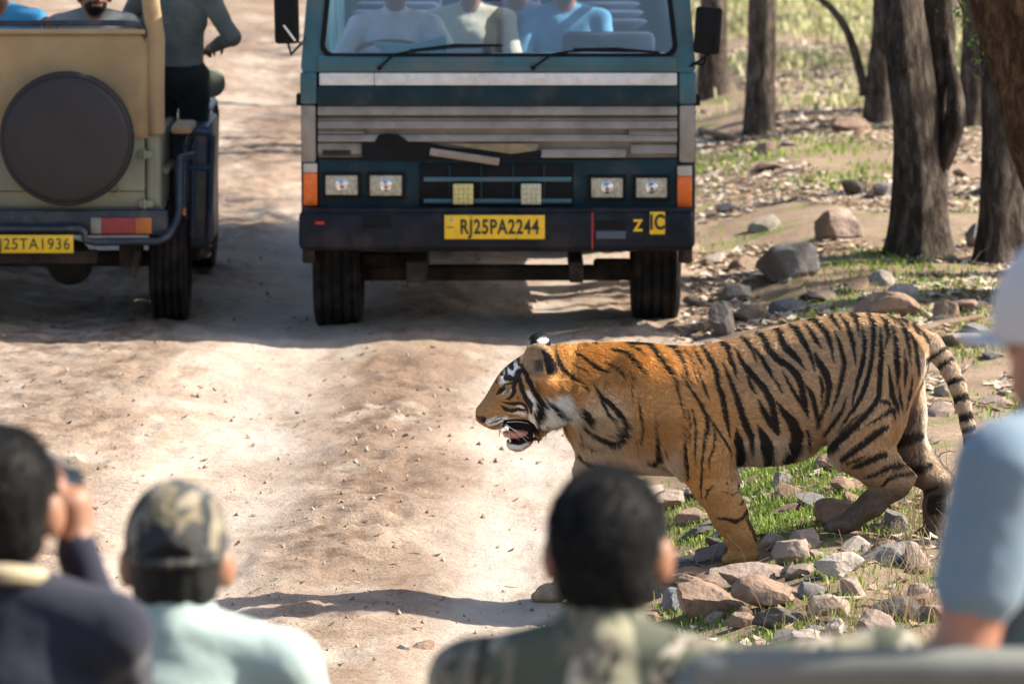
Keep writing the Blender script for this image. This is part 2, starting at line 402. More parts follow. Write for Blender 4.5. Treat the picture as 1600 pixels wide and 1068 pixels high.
def sheet(name, xs_of_y, ys, dz, keep=None):
    ny = len(ys); X = np.stack([xs_of_y(y) for y in ys]); nx = X.shape[1]
    Y = np.repeat(np.array(ys)[:, None], nx, 1); Z = hgt(X.ravel(), Y.ravel()).reshape(X.shape) + (dz(X, Y) if callable(dz) else dz)
    V = np.stack([X, Y, Z], -1).reshape(-1, 3); i = np.arange(ny * nx).reshape(ny, nx)
    Fq = np.stack([i[:-1, :-1], i[:-1, 1:], i[1:, 1:], i[1:, :-1]], -1).reshape(-1, 4)
    if keep is not None:
        c = V[Fq].mean(1); Fq = Fq[keep(c)]; u, inv = np.unique(Fq, return_inverse=True); V = V[u]; Fq = inv.reshape(-1, 4)
    return mesh_np(name, V, Fq)

def graded(a, b, s0, s1):
    ys = [a]
    while ys[-1] < b: ys.append(ys[-1] + s0 + (s1 - s0) * (ys[-1] - a) / (b - a))
    return ys

# forest floor: fine sheet in view, wide coarse sheet round it out to the horizon
fy = graded(15.5, 62, .045, .30)
def floor_x(y): return edge_x(np.array([y]))[0] - .5 + (np.linspace(0, 1, 150) ** 1.25) * (5.2 + .16 * (y - 15))
tag(link('ground', sheet('ground', floor_x, fy, 0.0), ground_mat()), 'leaf strewn forest floor on the far side of the track', None, None, 'structure')
def ring_sheet():
    xs = np.concatenate([-np.geomspace(1500, 7, 26), np.linspace(-6, 12, 37), np.geomspace(13, 1500, 26)])
    ys = np.concatenate([-np.geomspace(1500, 3, 22), np.linspace(-2, 70, 73), np.geomspace(72, 2000, 30)])
    X, Y = np.meshgrid(xs, ys); Z = hgt(X.ravel(), Y.ravel()).reshape(X.shape) - .12
    V = np.stack([X, Y, Z], -1).reshape(-1, 3); i = np.arange(X.size).reshape(X.shape)
    Fq = np.stack([i[:-1, :-1], i[:-1, 1:], i[1:, 1:], i[1:, :-1]], -1).reshape(-1, 4)
    return mesh_np('terrain', V, Fq)
tag(link('terrain', ring_sheet(), bpy.data.materials['forest_soil']), 'open forest land reaching to the horizon', None, None, 'structure')
ry = graded(15.5, 75, .04, .30)
def road_x(y): return edge_x(np.array([y]))[0] + .5 - (np.linspace(0, 1, 190)) * (3.9 + .15 * (y - 15))
def road_dz(X, Y): return .012 - .07 * sstep(-.05, .42, X - edge_x(Y.ravel()).reshape(X.shape) + .22 * fbm(X * 2.2, Y * 2.2, 0, 4, 71))
_rm = sheet('dirt_road', road_x, ry, road_dz); _rc = np.empty(len(_rm.vertices) * 3, np.float32); _rm.vertices.foreach_get('co', _rc); _rc = _rc.reshape(-1, 3); set_col(_rm, np.stack([track(_rc[:, 0], _rc[:, 1]) * .85, churn(_rc[:, 0], _rc[:, 1]), 0 * _rc[:, 0]], 1))
tag(link('dirt_road', _rm, road_mat()), 'rutted dusty dirt track through the forest', None, None, 'structure')
# the stretch of track nearer than the view, coarse
ry2 = list(np.linspace(-30, 15.5, 90))
def road_x2(y): return np.linspace(edge_x(np.array([max(y, 15.5)]))[0], -5.5, 40)
tag(link('dirt_road', sheet('dirt_road', road_x2, ry2, .006), bpy.data.materials['packed_dirt']), 'near stretch of dirt track under the parked viewing jeep', None, None, 'structure')

# ------------------------------------------------------------------ shared vehicle helpers
def kidder(root):
    inv = Matrix.Translation(root.location).inverted()
    def kid(o, parent=None):
        if parent is None: o.parent = root; o.matrix_parent_inverse = inv
        else: o.parent = parent; o.matrix_parent_inverse = Matrix.Identity(4)
        return o
    return kid

def text_mesh(name, body, size, mat_, M, sx=1.0, bold=.0):
    cu = bpy.data.curves.new(name, 'FONT'); cu.body = body; cu.size = 1.0; cu.align_x = 'CENTER'; cu.align_y = 'CENTER'; cu.extrude = .001 / size; cu.offset = bold / size; cu.space_character = 1.12
    o = bpy.data.objects.new('tmp', cu); COL.objects.link(o); dg = bpy.context.evaluated_depsgraph_get()
    me = bpy.data.meshes.new_from_object(o.evaluated_get(dg)); bpy.data.objects.remove(o); me.name = name
    me.transform(M @ Matrix.Diagonal((sx * size, size, size, 1))); return link(name, me, mat_)

FACE_CAM = Matrix.Rotation(PI / 2, 4, 'X')     # text upright, facing the camera (-y)
DUST = (.30, .22, .16)
M_RUB = mat('tyre_rubber', (.011, .010, .010), .9, var=.25, scale=14, bump=.35, bscale=70, dirt=(.055, .04, .03), dscale=7, damt=(.45, .8), spec=.2)
M_YEL = mat('plate_yellow', (.80, .50, .015), .45, var=.08, scale=20, dirt=(.45, .30, .05), dscale=18, damt=(.55, .85))
M_INK = mat('plate_ink', (.03, .02, .012), .6)
M_CHROME = mat('lamp_chrome', (.75, .74, .70), .12, 1.0, var=.1)
M_UNDER = mat('chassis_grime', (.03, .022, .017), .95, var=.4, scale=10, bump=.4, dirt=(.09, .06, .045), dscale=6)

def glass_mat(name, tint=(.85, .93, .97), refl=.10, rough=.0):
    m, t, N, L, B = nt(name); N.remove(B)
    tr = N.new('ShaderNodeBsdfTransparent'); tr.inputs[0].default_value = (*tint, 1)
    gl = N.new('ShaderNodeBsdfGlossy'); gl.inputs['Roughness'].default_value = rough
    fr = N.new('ShaderNodeFresnel'); fr.inputs[0].default_value = 1.52
    ad = N.new('ShaderNodeMath'); ad.operation = 'ADD'; ad.use_clamp = True; ad.inputs[1].default_value = refl; L.new(fr.outputs[0], ad.inputs[0])
    mx = N.new('ShaderNodeMixShader'); L.new(ad.outputs[0], mx.inputs[0]); L.new(tr.outputs[0], mx.inputs[1]); L.new(gl.outputs[0], mx.inputs[2]); L.new(mx.outputs[0], N['Material Output'].inputs[0])
    return m

def wheel(kid, c, r, w, rim_r, side, name='wheel', hub=None):
    """c centre, axle along x; tyre with grooves and sidewalls, steel rim"""
    b = MB(); hw = w / 2; g = .012
    prof = [(rim_r, -hw * .8), (rim_r + .03, -hw * .98), (r - .06, -hw), (r - .018, -hw * .93), (r, -hw * .80)]
    nb = 4
    for i in range(nb):
        x = -hw * .8 + (i + .5) * 2 * hw * .8 / nb; prof += [(r, x - .010), (r - g, x - .006), (r - g, x + .006), (r, x + .010)]
    prof += [(r, hw * .80), (r - .018, hw * .93), (r - .06, hw), (rim_r + .03, hw * .98), (rim_r, hw * .8)]
    b.lathe(prof, c, 'X', 56)
    ty = kid(b.build(name, M_RUB, ang=30))
    b = MB(); b.lathe([(.001, side * hw * .35), (rim_r * .45, side * hw * .35), (rim_r * .5, side * hw * .15), (rim_r * .85, side * hw * .1), (rim_r * .95, side * hw * .75), (rim_r + .005, side * hw * .82), (rim_r + .005, -side * hw * .8)], c, 'X', 32)
    kid(b.build('rim', hub or M_UNDER), ty); return ty

# ------------------------------------------------------------------ canter bus
def build_bus():
    YT = 27.18
    X = lambda px: at(px, 300, YT).x
    Z = lambda py: at(800, py, YT).z
    cx = X(776); zg = hz(cx, YT + .6)
    root = thing('safari_bus', 'teal open safari bus with grey louvred front and yellow number plate facing the camera', 'bus', (cx, YT + 2.6, zg)); kid = kidder(root)
    TEAL = mat('bus_teal', (.020, .095, .125), .38, var=.15, scale=5, bump=.06, bscale=25, dirt=(.085, .105, .105), dscale=4, coat=.25)
    DTEAL = mat('bus_dark_teal', (.006, .026, .036), .5, spec=.2, var=.2, scale=6, dirt=(.06, .06, .058), dscale=5, damt=(.5, .85))
    GREY = mat('bus_grille_grey', (.29, .255, .22), .5, spec=.3, var=.12, scale=9, dirt=(.20, .17, .14), dscale=6)
    WHITE = mat('bus_white_tape', (.66, .66, .65), .5, var=.08, scale=12, dirt=(.48, .45, .40), dscale=9)
    NAVY = mat('bus_bumper_navy', (.008, .011, .018), .5, spec=.18, var=.25, scale=8, bump=.08, bscale=30, dirt=(.045, .04, .04), dscale=6, damt=(.5, .9))
    BLK = mat('bus_black_trim', (.006, .007, .008), .6, var=.2, spec=.15); ORG = mat('indicator_orange', (.75, .14, .015), .25, var=.1, scale=40); CLR = mat('indicator_clear', (.42, .38, .33), .25)
    LAMP = mat('lamp_lens', (.46, .41, .31), .18, var=.25, scale=50); LED = mat('spot_lamp_yellow', (.62, .55, .22), .35, var=.15, scale=90); LEDP = mat('spot_lamp_pale', (.55, .52, .36), .35, var=.12, scale=90)
    def P(name, m, px0, px1, py0, py1, y0, y1, bev=.008, par=None):
        b = MB(); b.bx(X(px0), X(px1), YT + y0, YT + y1, Z(py1), Z(py0), bev); return kid(b.build(name, m), par)
    # windscreen frame, leaning back
    zt = 2.12; lean = .12
    def W_(px, py): return (X(px), Z(py), 0)
    def loop(l_b, r_b, zb, l_t, r_t, ztp, rad, n=6):
        pts = []; C4 = [(l_b, zb, 1, 1), (r_b, zb, -1, 1), (r_t, ztp, -1, -1), (l_t, ztp, 1, -1)]
        st = [PI, 1.5 * PI, 0, .5 * PI]
        for (x, z, sx, sz), a0 in zip(C4, st):
            for i in range(n + 1):
                a = a0 + (PI / 2) * i / n; px_ = x + sx * rad + rad * math.cos(a); pz = z + sz * rad + rad * math.sin(a)
                pts.append((px_, pz, lean * max(0, (pz - Z(112)) / (zt - Z(112)))))
        return pts
    o_ = loop(X(471), X(1086), Z(113), X(492), X(1066), zt, .03); i_ = loop(X(504), X(1055), Z(88), X(522), X(1035), zt - .12, .06)
    b = MB(); b.frame(o_, i_, YT + .0, YT + .07); kid(b.build('windscreen_frame', TEAL, ang=50))
    s_o = loop(X(501), X(1058), Z(90.5), X(519), X(1038), zt - .11, .065); s_i = loop(X(509), X(1050), Z(84), X(526), X(1031), zt - .14, .05)
    b = MB(); b.frame(s_o, s_i, YT - .008, YT + .03); kid(b.build('windscreen_seal', BLK, ang=60))
    b = MB(); g = loop(X(505), X(1054), Z(87), X(523), X(1034), zt - .125, .055)
    b.bm.faces.new([b.bm.verts.new((p[0], YT + .022 + p[2], p[1])) for p in g]); kid(b.build('windscreen', glass_mat('windscreen_glass', (.66, .76, .83), .10), smooth=False))
    # cab shell: lower front, sides, floor, roof, rear passenger body
    b = MB(); b.bx(X(470), X(1087), YT + .05, YT + .14, Z(388), Z(112), .02); kid(b.build('front_panel', DTEAL))
    P('cowl_band', TEAL, 498, 1058, 88.5, 112.5, -.012, .05, .006)
    for i, (a, c) in enumerate(((500, 585), (585.6, 1057))): P('white_strip', WHITE, a, c, 114 + .0 * i, 133, -.020, .05, .004)
    P('dark_band', DTEAL, 496, 1060, 134, 165, -.014, .05, .008)
    for s, (a, c) in ((-1, (470, 496)), (1, (1060, 1087))):
        P('corner_panel', TEAL if s else TEAL, a, c, 113, 163, -.012, .10, .012); P('corner_panel', GREY, a + 1, c - 2, 164.5, 254, -.010, .10, .012)
    # louvre slats
    slats = [(497, 1058, 166, 180, 0), (497, 1058, 183, 188, .012), (497, 1058, 189, 201, -.004), (497, 570, 202, 209, .006), (982, 1058, 202, 211, .006), (497, 1058, 210.5, 221, -.004), (497, 566, 224, 240, .004), (845, 978, 233, 246, -.012), (985, 1057, 226, 240, .004)]
    for a, c, t0, t1, dy in slats:
        b = MB(); b.bx(X(a), X(c), YT - .018 + dy, YT + .05, Z(t1), Z(t0), .006)
        for v in b.bm.verts:
            if v.co.y < YT and v.co.z > (Z(t0) + Z(t1)) / 2: v.co.y += .018
        kid(b.build('grille_slat', GREY))
    tilt = at(726, 244, YT); b = MB(); b.box((tilt.x, YT - .032, tilt.z), ((780 - 672) * .00345, .02, .040), Euler((.25, math.radians(8.5), 0)), .006); o = kid(b.build('grille_slat', GREY)); o['label'] = 'broken grey slat hanging askew'
    P('grille_backing', GREY, 497, 1058, 165.5, 247.5, .030, .049, .002)
    # torn dark patch where slats are missing
    poly = [(566, 222), (585, 222), (592, 211), (604, 208.5), (622, 210), (634, 217), (640, 223), (672, 224), (700, 231), (760, 236), (800, 241), (846, 236), (846, 249), (566, 249)]
    b = MB(); b.prism([(X(p), Z(q)) for p, q in poly], YT - .024, YT + .02); kid(b.build('torn_grille_backing', BLK, smooth=False))
    b = MB(); b.prism([(X(p), Z(q)) for p, q in [(700, 224), (842, 224), (838, 234), (800, 240), (745, 232)]], YT - .027, YT - .01); kid(b.build('exposed_filler', mat('bare_filler', (.22, .17, .10), .85, var=.25, scale=14, dirt=(.14, .18, .15), dscale=8), smooth=False))
    for k in range(14): P('vent_fin', BLK, 505 + k * 3.2, 506.6 + k * 3.2, 234, 243, -.026, .0, 0)
    # headlamp panel with openings
    P('lamp_panel', DTEAL, 497, 1059, 248, 326, -.002, .055, .012)
    for (a, c, t0, t1) in ((508, 560, 273, 305), (577, 629, 273, 306), (923, 974, 277, 309), (993, 1043, 277, 309)):
        h = MB(); h.frame([(X(a - 4), Z(t1 + 4)), (X(c + 4), Z(t1 + 4)), (X(c + 4), Z(t0 - 4)), (X(a - 4), Z(t0 - 4))], [(X(a), Z(t1)), (X(c), Z(t1)), (X(c), Z(t0)), (X(a), Z(t0))], YT - .020, YT + .01)
        hl = kid(h.build('headlight', BLK, smooth=False))
        b = MB(); b.bx(X(a + .4), X(c - .4), YT - .014, YT + .004, Z(t1 - .4), Z(t0 + .4), .006); kid(b.build('lens', LAMP), hl)
        cc = ((X(a) + X(c)) / 2, YT - .016, (Z(t0) + Z(t1)) / 2 + .003)
        b = MB(); b.lathe([(.030, .004), (.033, -.001), (.022, -.005), (.016, -.002), (.010, -.006), (.001, -.007)], cc, 'Y', 24); kid(b.build('reflector', M_CHROME), hl)
        b = MB(); b.lathe([(.008, 0), (.0075, -.003), (.001, -.004)], (cc[0], YT - .0225, cc[2] - .002), 'Y', 12); kid(b.build('bulb', ORG), hl)
    for a, c, t0, t1, t2 in ((474, 496, 255, 270, 321), (1058, 1081, 259, 275, 323)):
        P('indicator', ORG, a, c, t1, t2, -.022, .06, .008); P('side_lamp', CLR, a, c, t0, t1 - .4, -.020, .06, .006)
    # centre intake with bars and two spot lamps
    P('intake', BLK, 655, 896, 254, 322, -.008, .0, .01)
    for t in (280, 314): P('intake_bar', TEAL, 662, 893, t - 4, t + 3.5, -.020, -.006, .004)
    for xx in (703, 752, 802, 850): P('intake_rib', DTEAL, xx - 1.5, xx + 1.5, 258, 320, -.016, -.006, .001)
    for (a, c, m) in ((709, 738.5, LED), (815, 844.5, LEDP)):
        s_ = P('spot_lamp', m, a - 1, c + 1, 286, 318, -.060, -.03, .004)
        for i in range(4):
            for j in range(4):
                x0 = a + (c - a) * i / 4; z0 = 287 + 30 * j / 4; b = MB(); b.bx(X(x0 + .5), X(x0 + 6.7), YT - .068, YT - .058, Z(z0 + 6.9), Z(z0 + .6), .004); kid(b.build('lamp_cell', m), s_)
        P('lamp_bracket', BLK, (a + c) / 2 - 4, (a + c) / 2 + 4, 318.5, 327, -.05, -.03, .002)
    # bumper
    b = MB(); b.bx(X(468), X(1084), YT - .13, YT + .06, Z(388), Z(327), .035, 4); bump = kid(b.build('bumper', NAVY))
    P('bumper_lip', NAVY, 472, 1080, 322.5, 329, -.115, .02, .008, bump)
    for a, c, t0, t1 in ((568, 612, 333, 352), (930, 976, 341, 354)): P('bumper_slot', BLK, a, c, t0, t1, -.1345, -.12, .003, bump)
    P('reflective_strip', mat('bumper_strip', (.05, .07, .10), .4), 931, 977, 357, 369, -.1340, -.12, .002, bump)
    P('red_mark', mat('red_paint', (.45, .02, .02), .6), 494, 508, 342, 346.5, -.1338, -.12, .001, bump); P('red_stripe', bpy.data.materials['red_paint'], 924, 926.2, 328, 385, -.1336, -.12, .001, bump)
    b = MB(); b.bx(X(695), X(851), YT - .146, YT - .128, Z(369), Z(332), .002); pl = kid(b.build('number_plate', M_YEL), bump)
    kid(text_mesh('plate_lettering', 'RJ25PA2244', .108, M_INK, Matrix.Translation((X(780.5), YT - .1475, Z(351))) @ FACE_CAM, .70, .0030), pl)
    P('plate_badge', CLR, 703, 708, 337, 342, -.1475, -.145, .0005, pl); P('plate_badge', M_INK, 699, 710, 350, 351.5, -.1472, -.145, 0, pl)
    for a, t in ((735, 333.5), (806, 367)): P('plate_bolt', M_INK, a, a + 2, t, t + 2, -.148, -.145, 0, pl)
    kid(text_mesh('bumper_letter', 'Z', .085, M_YEL, Matrix.Translation((X(996), YT - .1335, Z(349))) @ FACE_CAM, .85, .003), bump)
    b = MB(); b.bx(X(1014.5), X(1038), YT - .136, YT - .128, Z(362), Z(327), .002); st = kid(b.build('number_sticker', M_YEL), bump)
    kid(text_mesh('sticker_lettering', 'IC', .11, M_INK, Matrix.Translation((X(1026), YT - .1372, Z(344))) @ FACE_CAM, .72, .004), st)
    # sides of cab and open body behind
    for s, px in ((-1, 472), (1, 1085)):
        x0 = X(px); x1 = x0 - s * .05
        b = MB(); b.bx(min(x0, x1), max(x0, x1), YT + .14, YT + 1.55, Z(300), Z(100), .012); kid(b.build('cab_side', TEAL))
        b = MB(); b.tube([(x0 - s * .03, YT + 1.5, Z(100)), (x0 - s * .08, YT + 1.45, 2.1)], .04, 8); kid(b.build('cab_pillar', TEAL))
        b = MB(); b.bx(min(x0, x1), max(x0, x1), YT + 1.6, YT + 5.6, .55, 1.45, .012); kid(b.build('body_side', TEAL))
        b = MB(); b.tube([(x0 - s * .03, YT + 1.7, 1.45), (x0 - s * .03, YT + 1.7, 1.85), (x0 - s * .03, YT + 5.5, 1.85), (x0 - s * .03, YT + 5.5, 1.45)], .025, 8); kid(b.build('body_rail', BLK))
        b = MB(); b.bx(x0 - .005 if s > 0 else x0 - .03, x0 + .03 if s > 0 else x0 + .005, YT + .02, YT + .12, Z(166), Z(148), .005); kid(b.build('side_hinge', BLK))
    b = MB(); b.bx(X(492), X(1066), YT + lean + .02, YT + 1.5, zt - .03, zt + .05, .03); kid(b.build('cab_roof', TEAL))
    b = MB(); b.bx(X(478), X(1080), YT + .14, YT + 5.6, Z(330), Z(322), 0); kid(b.build('floor', M_UNDER))
    b = MB(); b.bx(X(480), X(1078), YT + 5.55, YT + 5.6, .56, 1.45, .01); kid(b.build('tail_board', TEAL))
    b = MB(); b.bx(X(500), X(1058), YT + .15, YT + .52, Z(190), Z(92), .04); kid(b.build('dashboard', mat('dash_blue_grey', (.10, .14, .18), .6, var=.15)))
    SEAT = mat('bus_seat_blue', (.035, .055, .10), .8, var=.2, scale=12)
    for yy in (.95, 2.1, 2.95, 3.8, 4.65):
        for xx in (-.62, .0, .62):
            if yy < 1 and xx == 0: continue
            b = MB(); b.bx(cx + xx - .26, cx + xx + .26, YT + yy, YT + yy + .45, zg + .98, zg + 1.10, .04); b.bx(cx + xx - .26, cx + xx + .26, YT + yy + .42, YT + yy + .52, zg + 1.08, zg + 1.55, .04); kid(b.build('seat', SEAT))
    # steering wheel
    sc = at(612, 62, YT + .62); b = MB(); R = .19; b.tube([(sc.x + R * math.cos(a), sc.y - .16 * math.sin(a), sc.z - .07 + .07 * math.sin(a)) for a in np.linspace(0, 2 * PI, 33)], .014, 8, False); kid(b.build('steering_wheel', BLK))
    # cloth and papers on the dash
    b = MB(); c0 = [(583, 66), (640, 70), (696, 56), (702, 84), (602, 87)]; b.prism([(at(p, q, YT + .3).x, at(p, q, YT + .3).z) for p, q in c0], YT + .22, YT + .34); kid(b.build('dash_cloth', mat('cyan_cloth', (.03, .52, .60), .9, var=.2, scale=15, bump=.4, bscale=18)))
    b = MB(); b.bx(at(697, 80, YT + .2).x, at(768, 80, YT + .2).x, YT + .17, YT + .21, Z(90), Z(72), .002); kid(b.build('dash_paper', mat('paper_white', (.75, .76, .78), .7)))
    # wipers
    for (p0, p1, b0, b1) in (((593, 106), (655, 77), (640, 79), (785, 71)), ((833, 106), (915, 76), (896, 77), (1031, 82))):
        def w3(p, dy): q = at(p[0], p[1], YT); return Vector((q.x, YT + dy + lean * max(0, (q.z - Z(112)) / (zt - Z(112))), q.z))
        b = MB(); b.tube([w3(p0, -.03), w3(((p0[0] * 2 + p1[0]) / 3, (p0[1] + p1[1]) / 2 - 6), -.04), w3(p1, -.035)], .007, 6); wa = kid(b.build('wiper_arm', BLK))
        b = MB(); q0, q1 = w3(b0, -.022), w3(b1, -.022); m_ = w3(((b0[0] + b1[0]) / 2, min(b0[1], b1[1]) - 0), -.03); b.tube([q0, m_, q1], [.007, .011, .007], 6); kid(b.build('wiper_blade', BLK), wa)
        b = MB(); b.lathe([(.013, -.03), (.013, 0)], w3(p0, -.005), 'Y', 10); kid(b.build('wiper_pivot', BLK), wa)
    # mirrors
    for (a, c, t0, t1, s) in ((432, 470, -12, 66, -1), (1083, 1124, 9, 82, 1)):
        z0, z1 = Z(t1), Z(t0); b = MB(); b.box(((X(a) + X(c)) / 2, YT - .12, (z0 + z1) / 2), (X(c) - X(a), .07, z1 - z0), Euler((0, math.radians(4 if s > 0 else -1), 0)), .02, 3); mo = kid(b.build('mirror', BLK))
        b = MB(); b.tube([((X(a) + X(c)) / 2, YT - .08, z0 + .02), ((X(a) + X(c)) / 2 - s * .02, YT - .07, z0 - .06), (X(1078 if s > 0 else 478), YT + .03, Z(99 if s > 0 else 62))], .008, 6); kid(b.build('mirror_arm', BLK), mo)
        b = MB(); b.tube([(X(c) - .03 if s > 0 else X(a) + .05, YT - .16, z0 + .10), (X(c) - .035 if s > 0 else X(c) - .02, YT - .16, z0 + .02), (X(1078 if s > 0 else 476), YT + .0, Z(104 if s > 0 else 70))], .006, 6); kid(b.build('mirror_brace', M_CHROME if s < 0 else BLK), mo)
    # wheels and running gear
    Z2 = lambda py: at(800, py, YT + .6).z
    r = .40
    for x_, s in ((X(523), -1), (X(1029), 1)): wheel(kid, (x_, YT + .62, hz(x_, YT + .25) + r - .01), r, .265, .24, s)
    for x_, s in ((X(523), -1), (X(1029), 1)): wheel(kid, (x_, YT + 4.3, hz(x_, YT + 4.3) + r - .01), r, .27, .24, s)
    b = MB(); b.bx(X(556), X(996), YT + .54, YT + .66, Z2(437), Z2(414), .02); b.bx(X(560), X(640), YT + .55, YT + .65, Z2(416), Z2(394), .02); b.bx(X(930), X(992), YT + .55, YT + .65, Z2(434), Z2(404), .02); kid(b.build('front_axle', M_UNDER))
    for a, c in ((634, 666), (890, 912)): b = MB(); b.bx(X(a), X(c), YT + .05, YT + 1.1, Z2(424), Z2(392), .01); kid(b.build('leaf_spring', M_UNDER))
    b = MB(); b.bx(X(560), X(1000), YT + .12, YT + .2, Z(397), Z(384), .01); kid(b.build('cross_member', M_UNDER))
    for a, c in ((640, 672), (882, 912)): b = MB(); b.bx(X(a), X(c), YT + .1, YT + 5.4, Z(388), Z(352), .01); kid(b.build('chassis_rail', M_UNDER))
    for a, c in ((470, 490), (1062, 1084)): b = MB(); b.bx(X(a), X(c), YT + .14, YT + .20, Z(416), Z(386), .01); kid(b.build('mud_flap', M_UNDER))
    b = MB(); b.lathe([(.02, -.16), (.15, -.08), (.17, 0), (.15, .08), (.02, .16)], (cx, YT + 4.3, zg + .40), 'Y', 20); b.tube([(X(523), YT + 4.3, zg + .40), (X(1029), YT + 4.3, zg + .40)], .06, 10); kid(b.build('rear_axle', M_UNDER))
    return cx, YT, zg
BUS = build_bus()

# ------------------------------------------------------------------ open jeep on the track
def build_jeep():
    YJ = 27.45
    X = lambda px, dy=0: at(px, 300, YJ + dy).x
    Z = lambda py, dy=0: at(800, py, YJ + dy).z
    cx = X(45); zg = hz(cx, YJ + .5)
    root = thing('safari_jeep', 'khaki and sage green open jeep seen from behind with covered spare wheel', 'jeep', (cx, YJ + 1.7, zg)); kid = kidder(root)
    SAGE = mat('jeep_sage', (.21, .22, .155), .5, var=.12, scale=6, dirt=(.25, .20, .14), dscale=4, damt=(.5, .8))
    TAN = mat('jeep_canvas', (.37, .255, .13), .9, var=.10, scale=5, bump=.12, bscale=160, dirt=(.31, .21, .11), dscale=3, sheen=.2)
    COVER = mat('spare_cover_vinyl', (.019, .016, .018), .6, var=.15, scale=6, bump=.05, bscale=120)
    TUBE = mat('guard_tube_blue', (.018, .028, .045), .4, var=.3, scale=9, dirt=(.12, .09, .07), dscale=9, damt=(.52, .8)); BLU = mat('guard_tube_sunlit_blue', (.03, .065, .12), .4, var=.2, dirt=(.1, .08, .07))  # second blue is the same tube with sunlight put into its colour
    RED = mat('lamp_red', (.27, .022, .03), .3, var=.12, scale=30); ORG = bpy.data.materials['indicator_orange']; CLR = bpy.data.materials['indicator_clear']
    def P(name, m, px0, px1, py0, py1, y0, y1, bev=.008, par=None):
        b = MB(); b.bx(X(px0), X(px1), YJ + y0, YJ + y1, Z(py1), Z(py0), bev); return kid(b.build(name, m), par)
    xl = cx - (X(252) - cx)
    # tub
    tub = P('tub', SAGE, 0, 1, 0, 1, 0, .01)
    me = tub.data; b = MB(); z0, z1 = Z(326), Z(207)
    b.bx(X(228), X(252), YJ + .0, YJ + .10, z0, z1, .025, 3); b.bx(xl, xl + .09, YJ, YJ + .10, z0, z1, .02)
    for s, xx in ((1, X(252)), (-1, xl)): b.bx(min(xx, xx - s * .04), max(xx, xx - s * .04), YJ + .102, YJ + 1.8, z0 + .02, z1 - .002, .01)
    b.bx(xl, X(252), YJ + .02, YJ + 1.8, z0 - .02, z0 + .015, 0)
    bmesh.ops.recalc_face_normals(b.bm, faces=b.bm.faces[:]); b.bm.to_mesh(me); b.bm.free()
    b = MB(); b.bx(X(-140), X(226.5), YJ + .006, YJ + .07, z0 + .005, z1, .008); door = kid(b.build('tail_door', SAGE))
    for py in (241, 318): 
        b = MB(); b.bx(X(218), X(240), YJ - .022, YJ + .008, Z(py + 6), Z(py - 6), .004); b.tube([(X(226), YJ - .024, Z(py + 8)), (X(226), YJ - .024, Z(py - 8))], .008, 8); kid(b.build('hinge', SAGE), door)
    P('door_seam', M_UNDER, -120, 226, 298.4, 299.8, .003, .02, 0, door)
    b = MB(); b.tube([(X(182), YJ - .01, Z(285)), (X(187), YJ - .012, Z(292)), (X(186), YJ - .012, Z(300)), (X(178), YJ - .01, Z(301))], .006, 6); kid(b.build('door_handle', SAGE), door)
    # canvas back panel with slight sag, tan
    n = 26; V = []; F = []
    for j in range(15):
        for i in range(n):
            px = -150 + (232 + 150) * i / (n - 1); py = 47 + (216 - 47) * j / 14
            q = at(px, py, YJ); V.append((q.x, YJ - .02 + .014 * math.sin(i * .7) * math.sin(j * .3) + (.03 if j == 0 else 0), q.z))
    for j in range(14):
        for i in range(n - 1): a = j * n + i; F.append((a, a + n, a + n + 1, a + 1))
    me = mesh_np('canvas_panel', V, F); o = kid(link('canvas_panel', me, TAN)); md = o.modifiers.new('t', 'SOLIDIFY'); md.thickness = .03; md.offset = -1
    P('canvas_hem', TAN, -150, 230, 45.5, 53, -.035, .03, .006)
    P('seat_base', TAN, -140, 226, 186, 207, -.005, .06, .01)
    # roll bar wrapped in canvas, dark rail
    b = MB(); b.tube([at(244, 207, YJ + .02), at(243, 150, YJ), at(244, 60, YJ), at(237, 15, YJ + .01), at(231, -40, YJ + .02), at(222, -70, YJ + .03), at(150, -82, YJ + .03), at(-60, -82, YJ + .03), at(-140, -70, YJ + .03), at(-156, 60, YJ), at(-156, 207, YJ)], .048, 14); kid(b.build('roll_bar', TAN))
    P('roll_bar_socket', M_UNDER, 226, 233, 190, 208, -.01, .03, .004)
    b = MB(); b.tube([at(-150, 37, YJ - .01), at(190, 36, YJ - .01), at(210, 38, YJ - .01), at(222, 43, YJ - .01), at(226, 52, YJ - .01), at(227, 70, YJ - .01)], .016, 10); kid(b.build('hand_rail', TUBE))
    # spare wheel in its cover
    c = at(105, 216, YJ - .12); R = 105 * YJ / F_PX
    b = MB(); b.lathe([(.001, -.115), (R * .5, -.118), (R * .86, -.112), (R * .95, -.095), (R * .995, -.05), (R, .0), (R * .98, .07), (R * .9, .11), (.001, .11)], c, 'Y', 64); sp = kid(b.build('spare_wheel_cover', COVER, ang=60))
    b = MB(); b.tube([(c.x + R * .955 * math.cos(a), c.y - .094, c.z + R * .955 * math.sin(a)) for a in np.linspace(0, 2 * PI, 65)], .006, 6, False); kid(b.build('piping', COVER), sp)
    P('spare_mount', M_UNDER, 85, 125, 200, 240, -.03, .0, .004)
    # rear cross member, tube guards, lamps, plate
    P('rear_cross_member', TUBE, -130, 262, 326.5, 366, -.06, .02, .012)
    b = MB(); b.tube([at(-130, 357, YJ - .12), at(125, 357, YJ - .12), at(132, 362, YJ - .12), at(133, 376, YJ - .12), at(150, 378, YJ - .12), at(248, 377, YJ - .12), at(262, 370, YJ - .10), at(274, 350, YJ - .05), at(280, 330, YJ), at(280, 260, YJ + .0), at(282, 247, YJ + .03), at(300, 243, YJ + .2)], .022, 10); kid(b.build('rear_guard', TUBE))
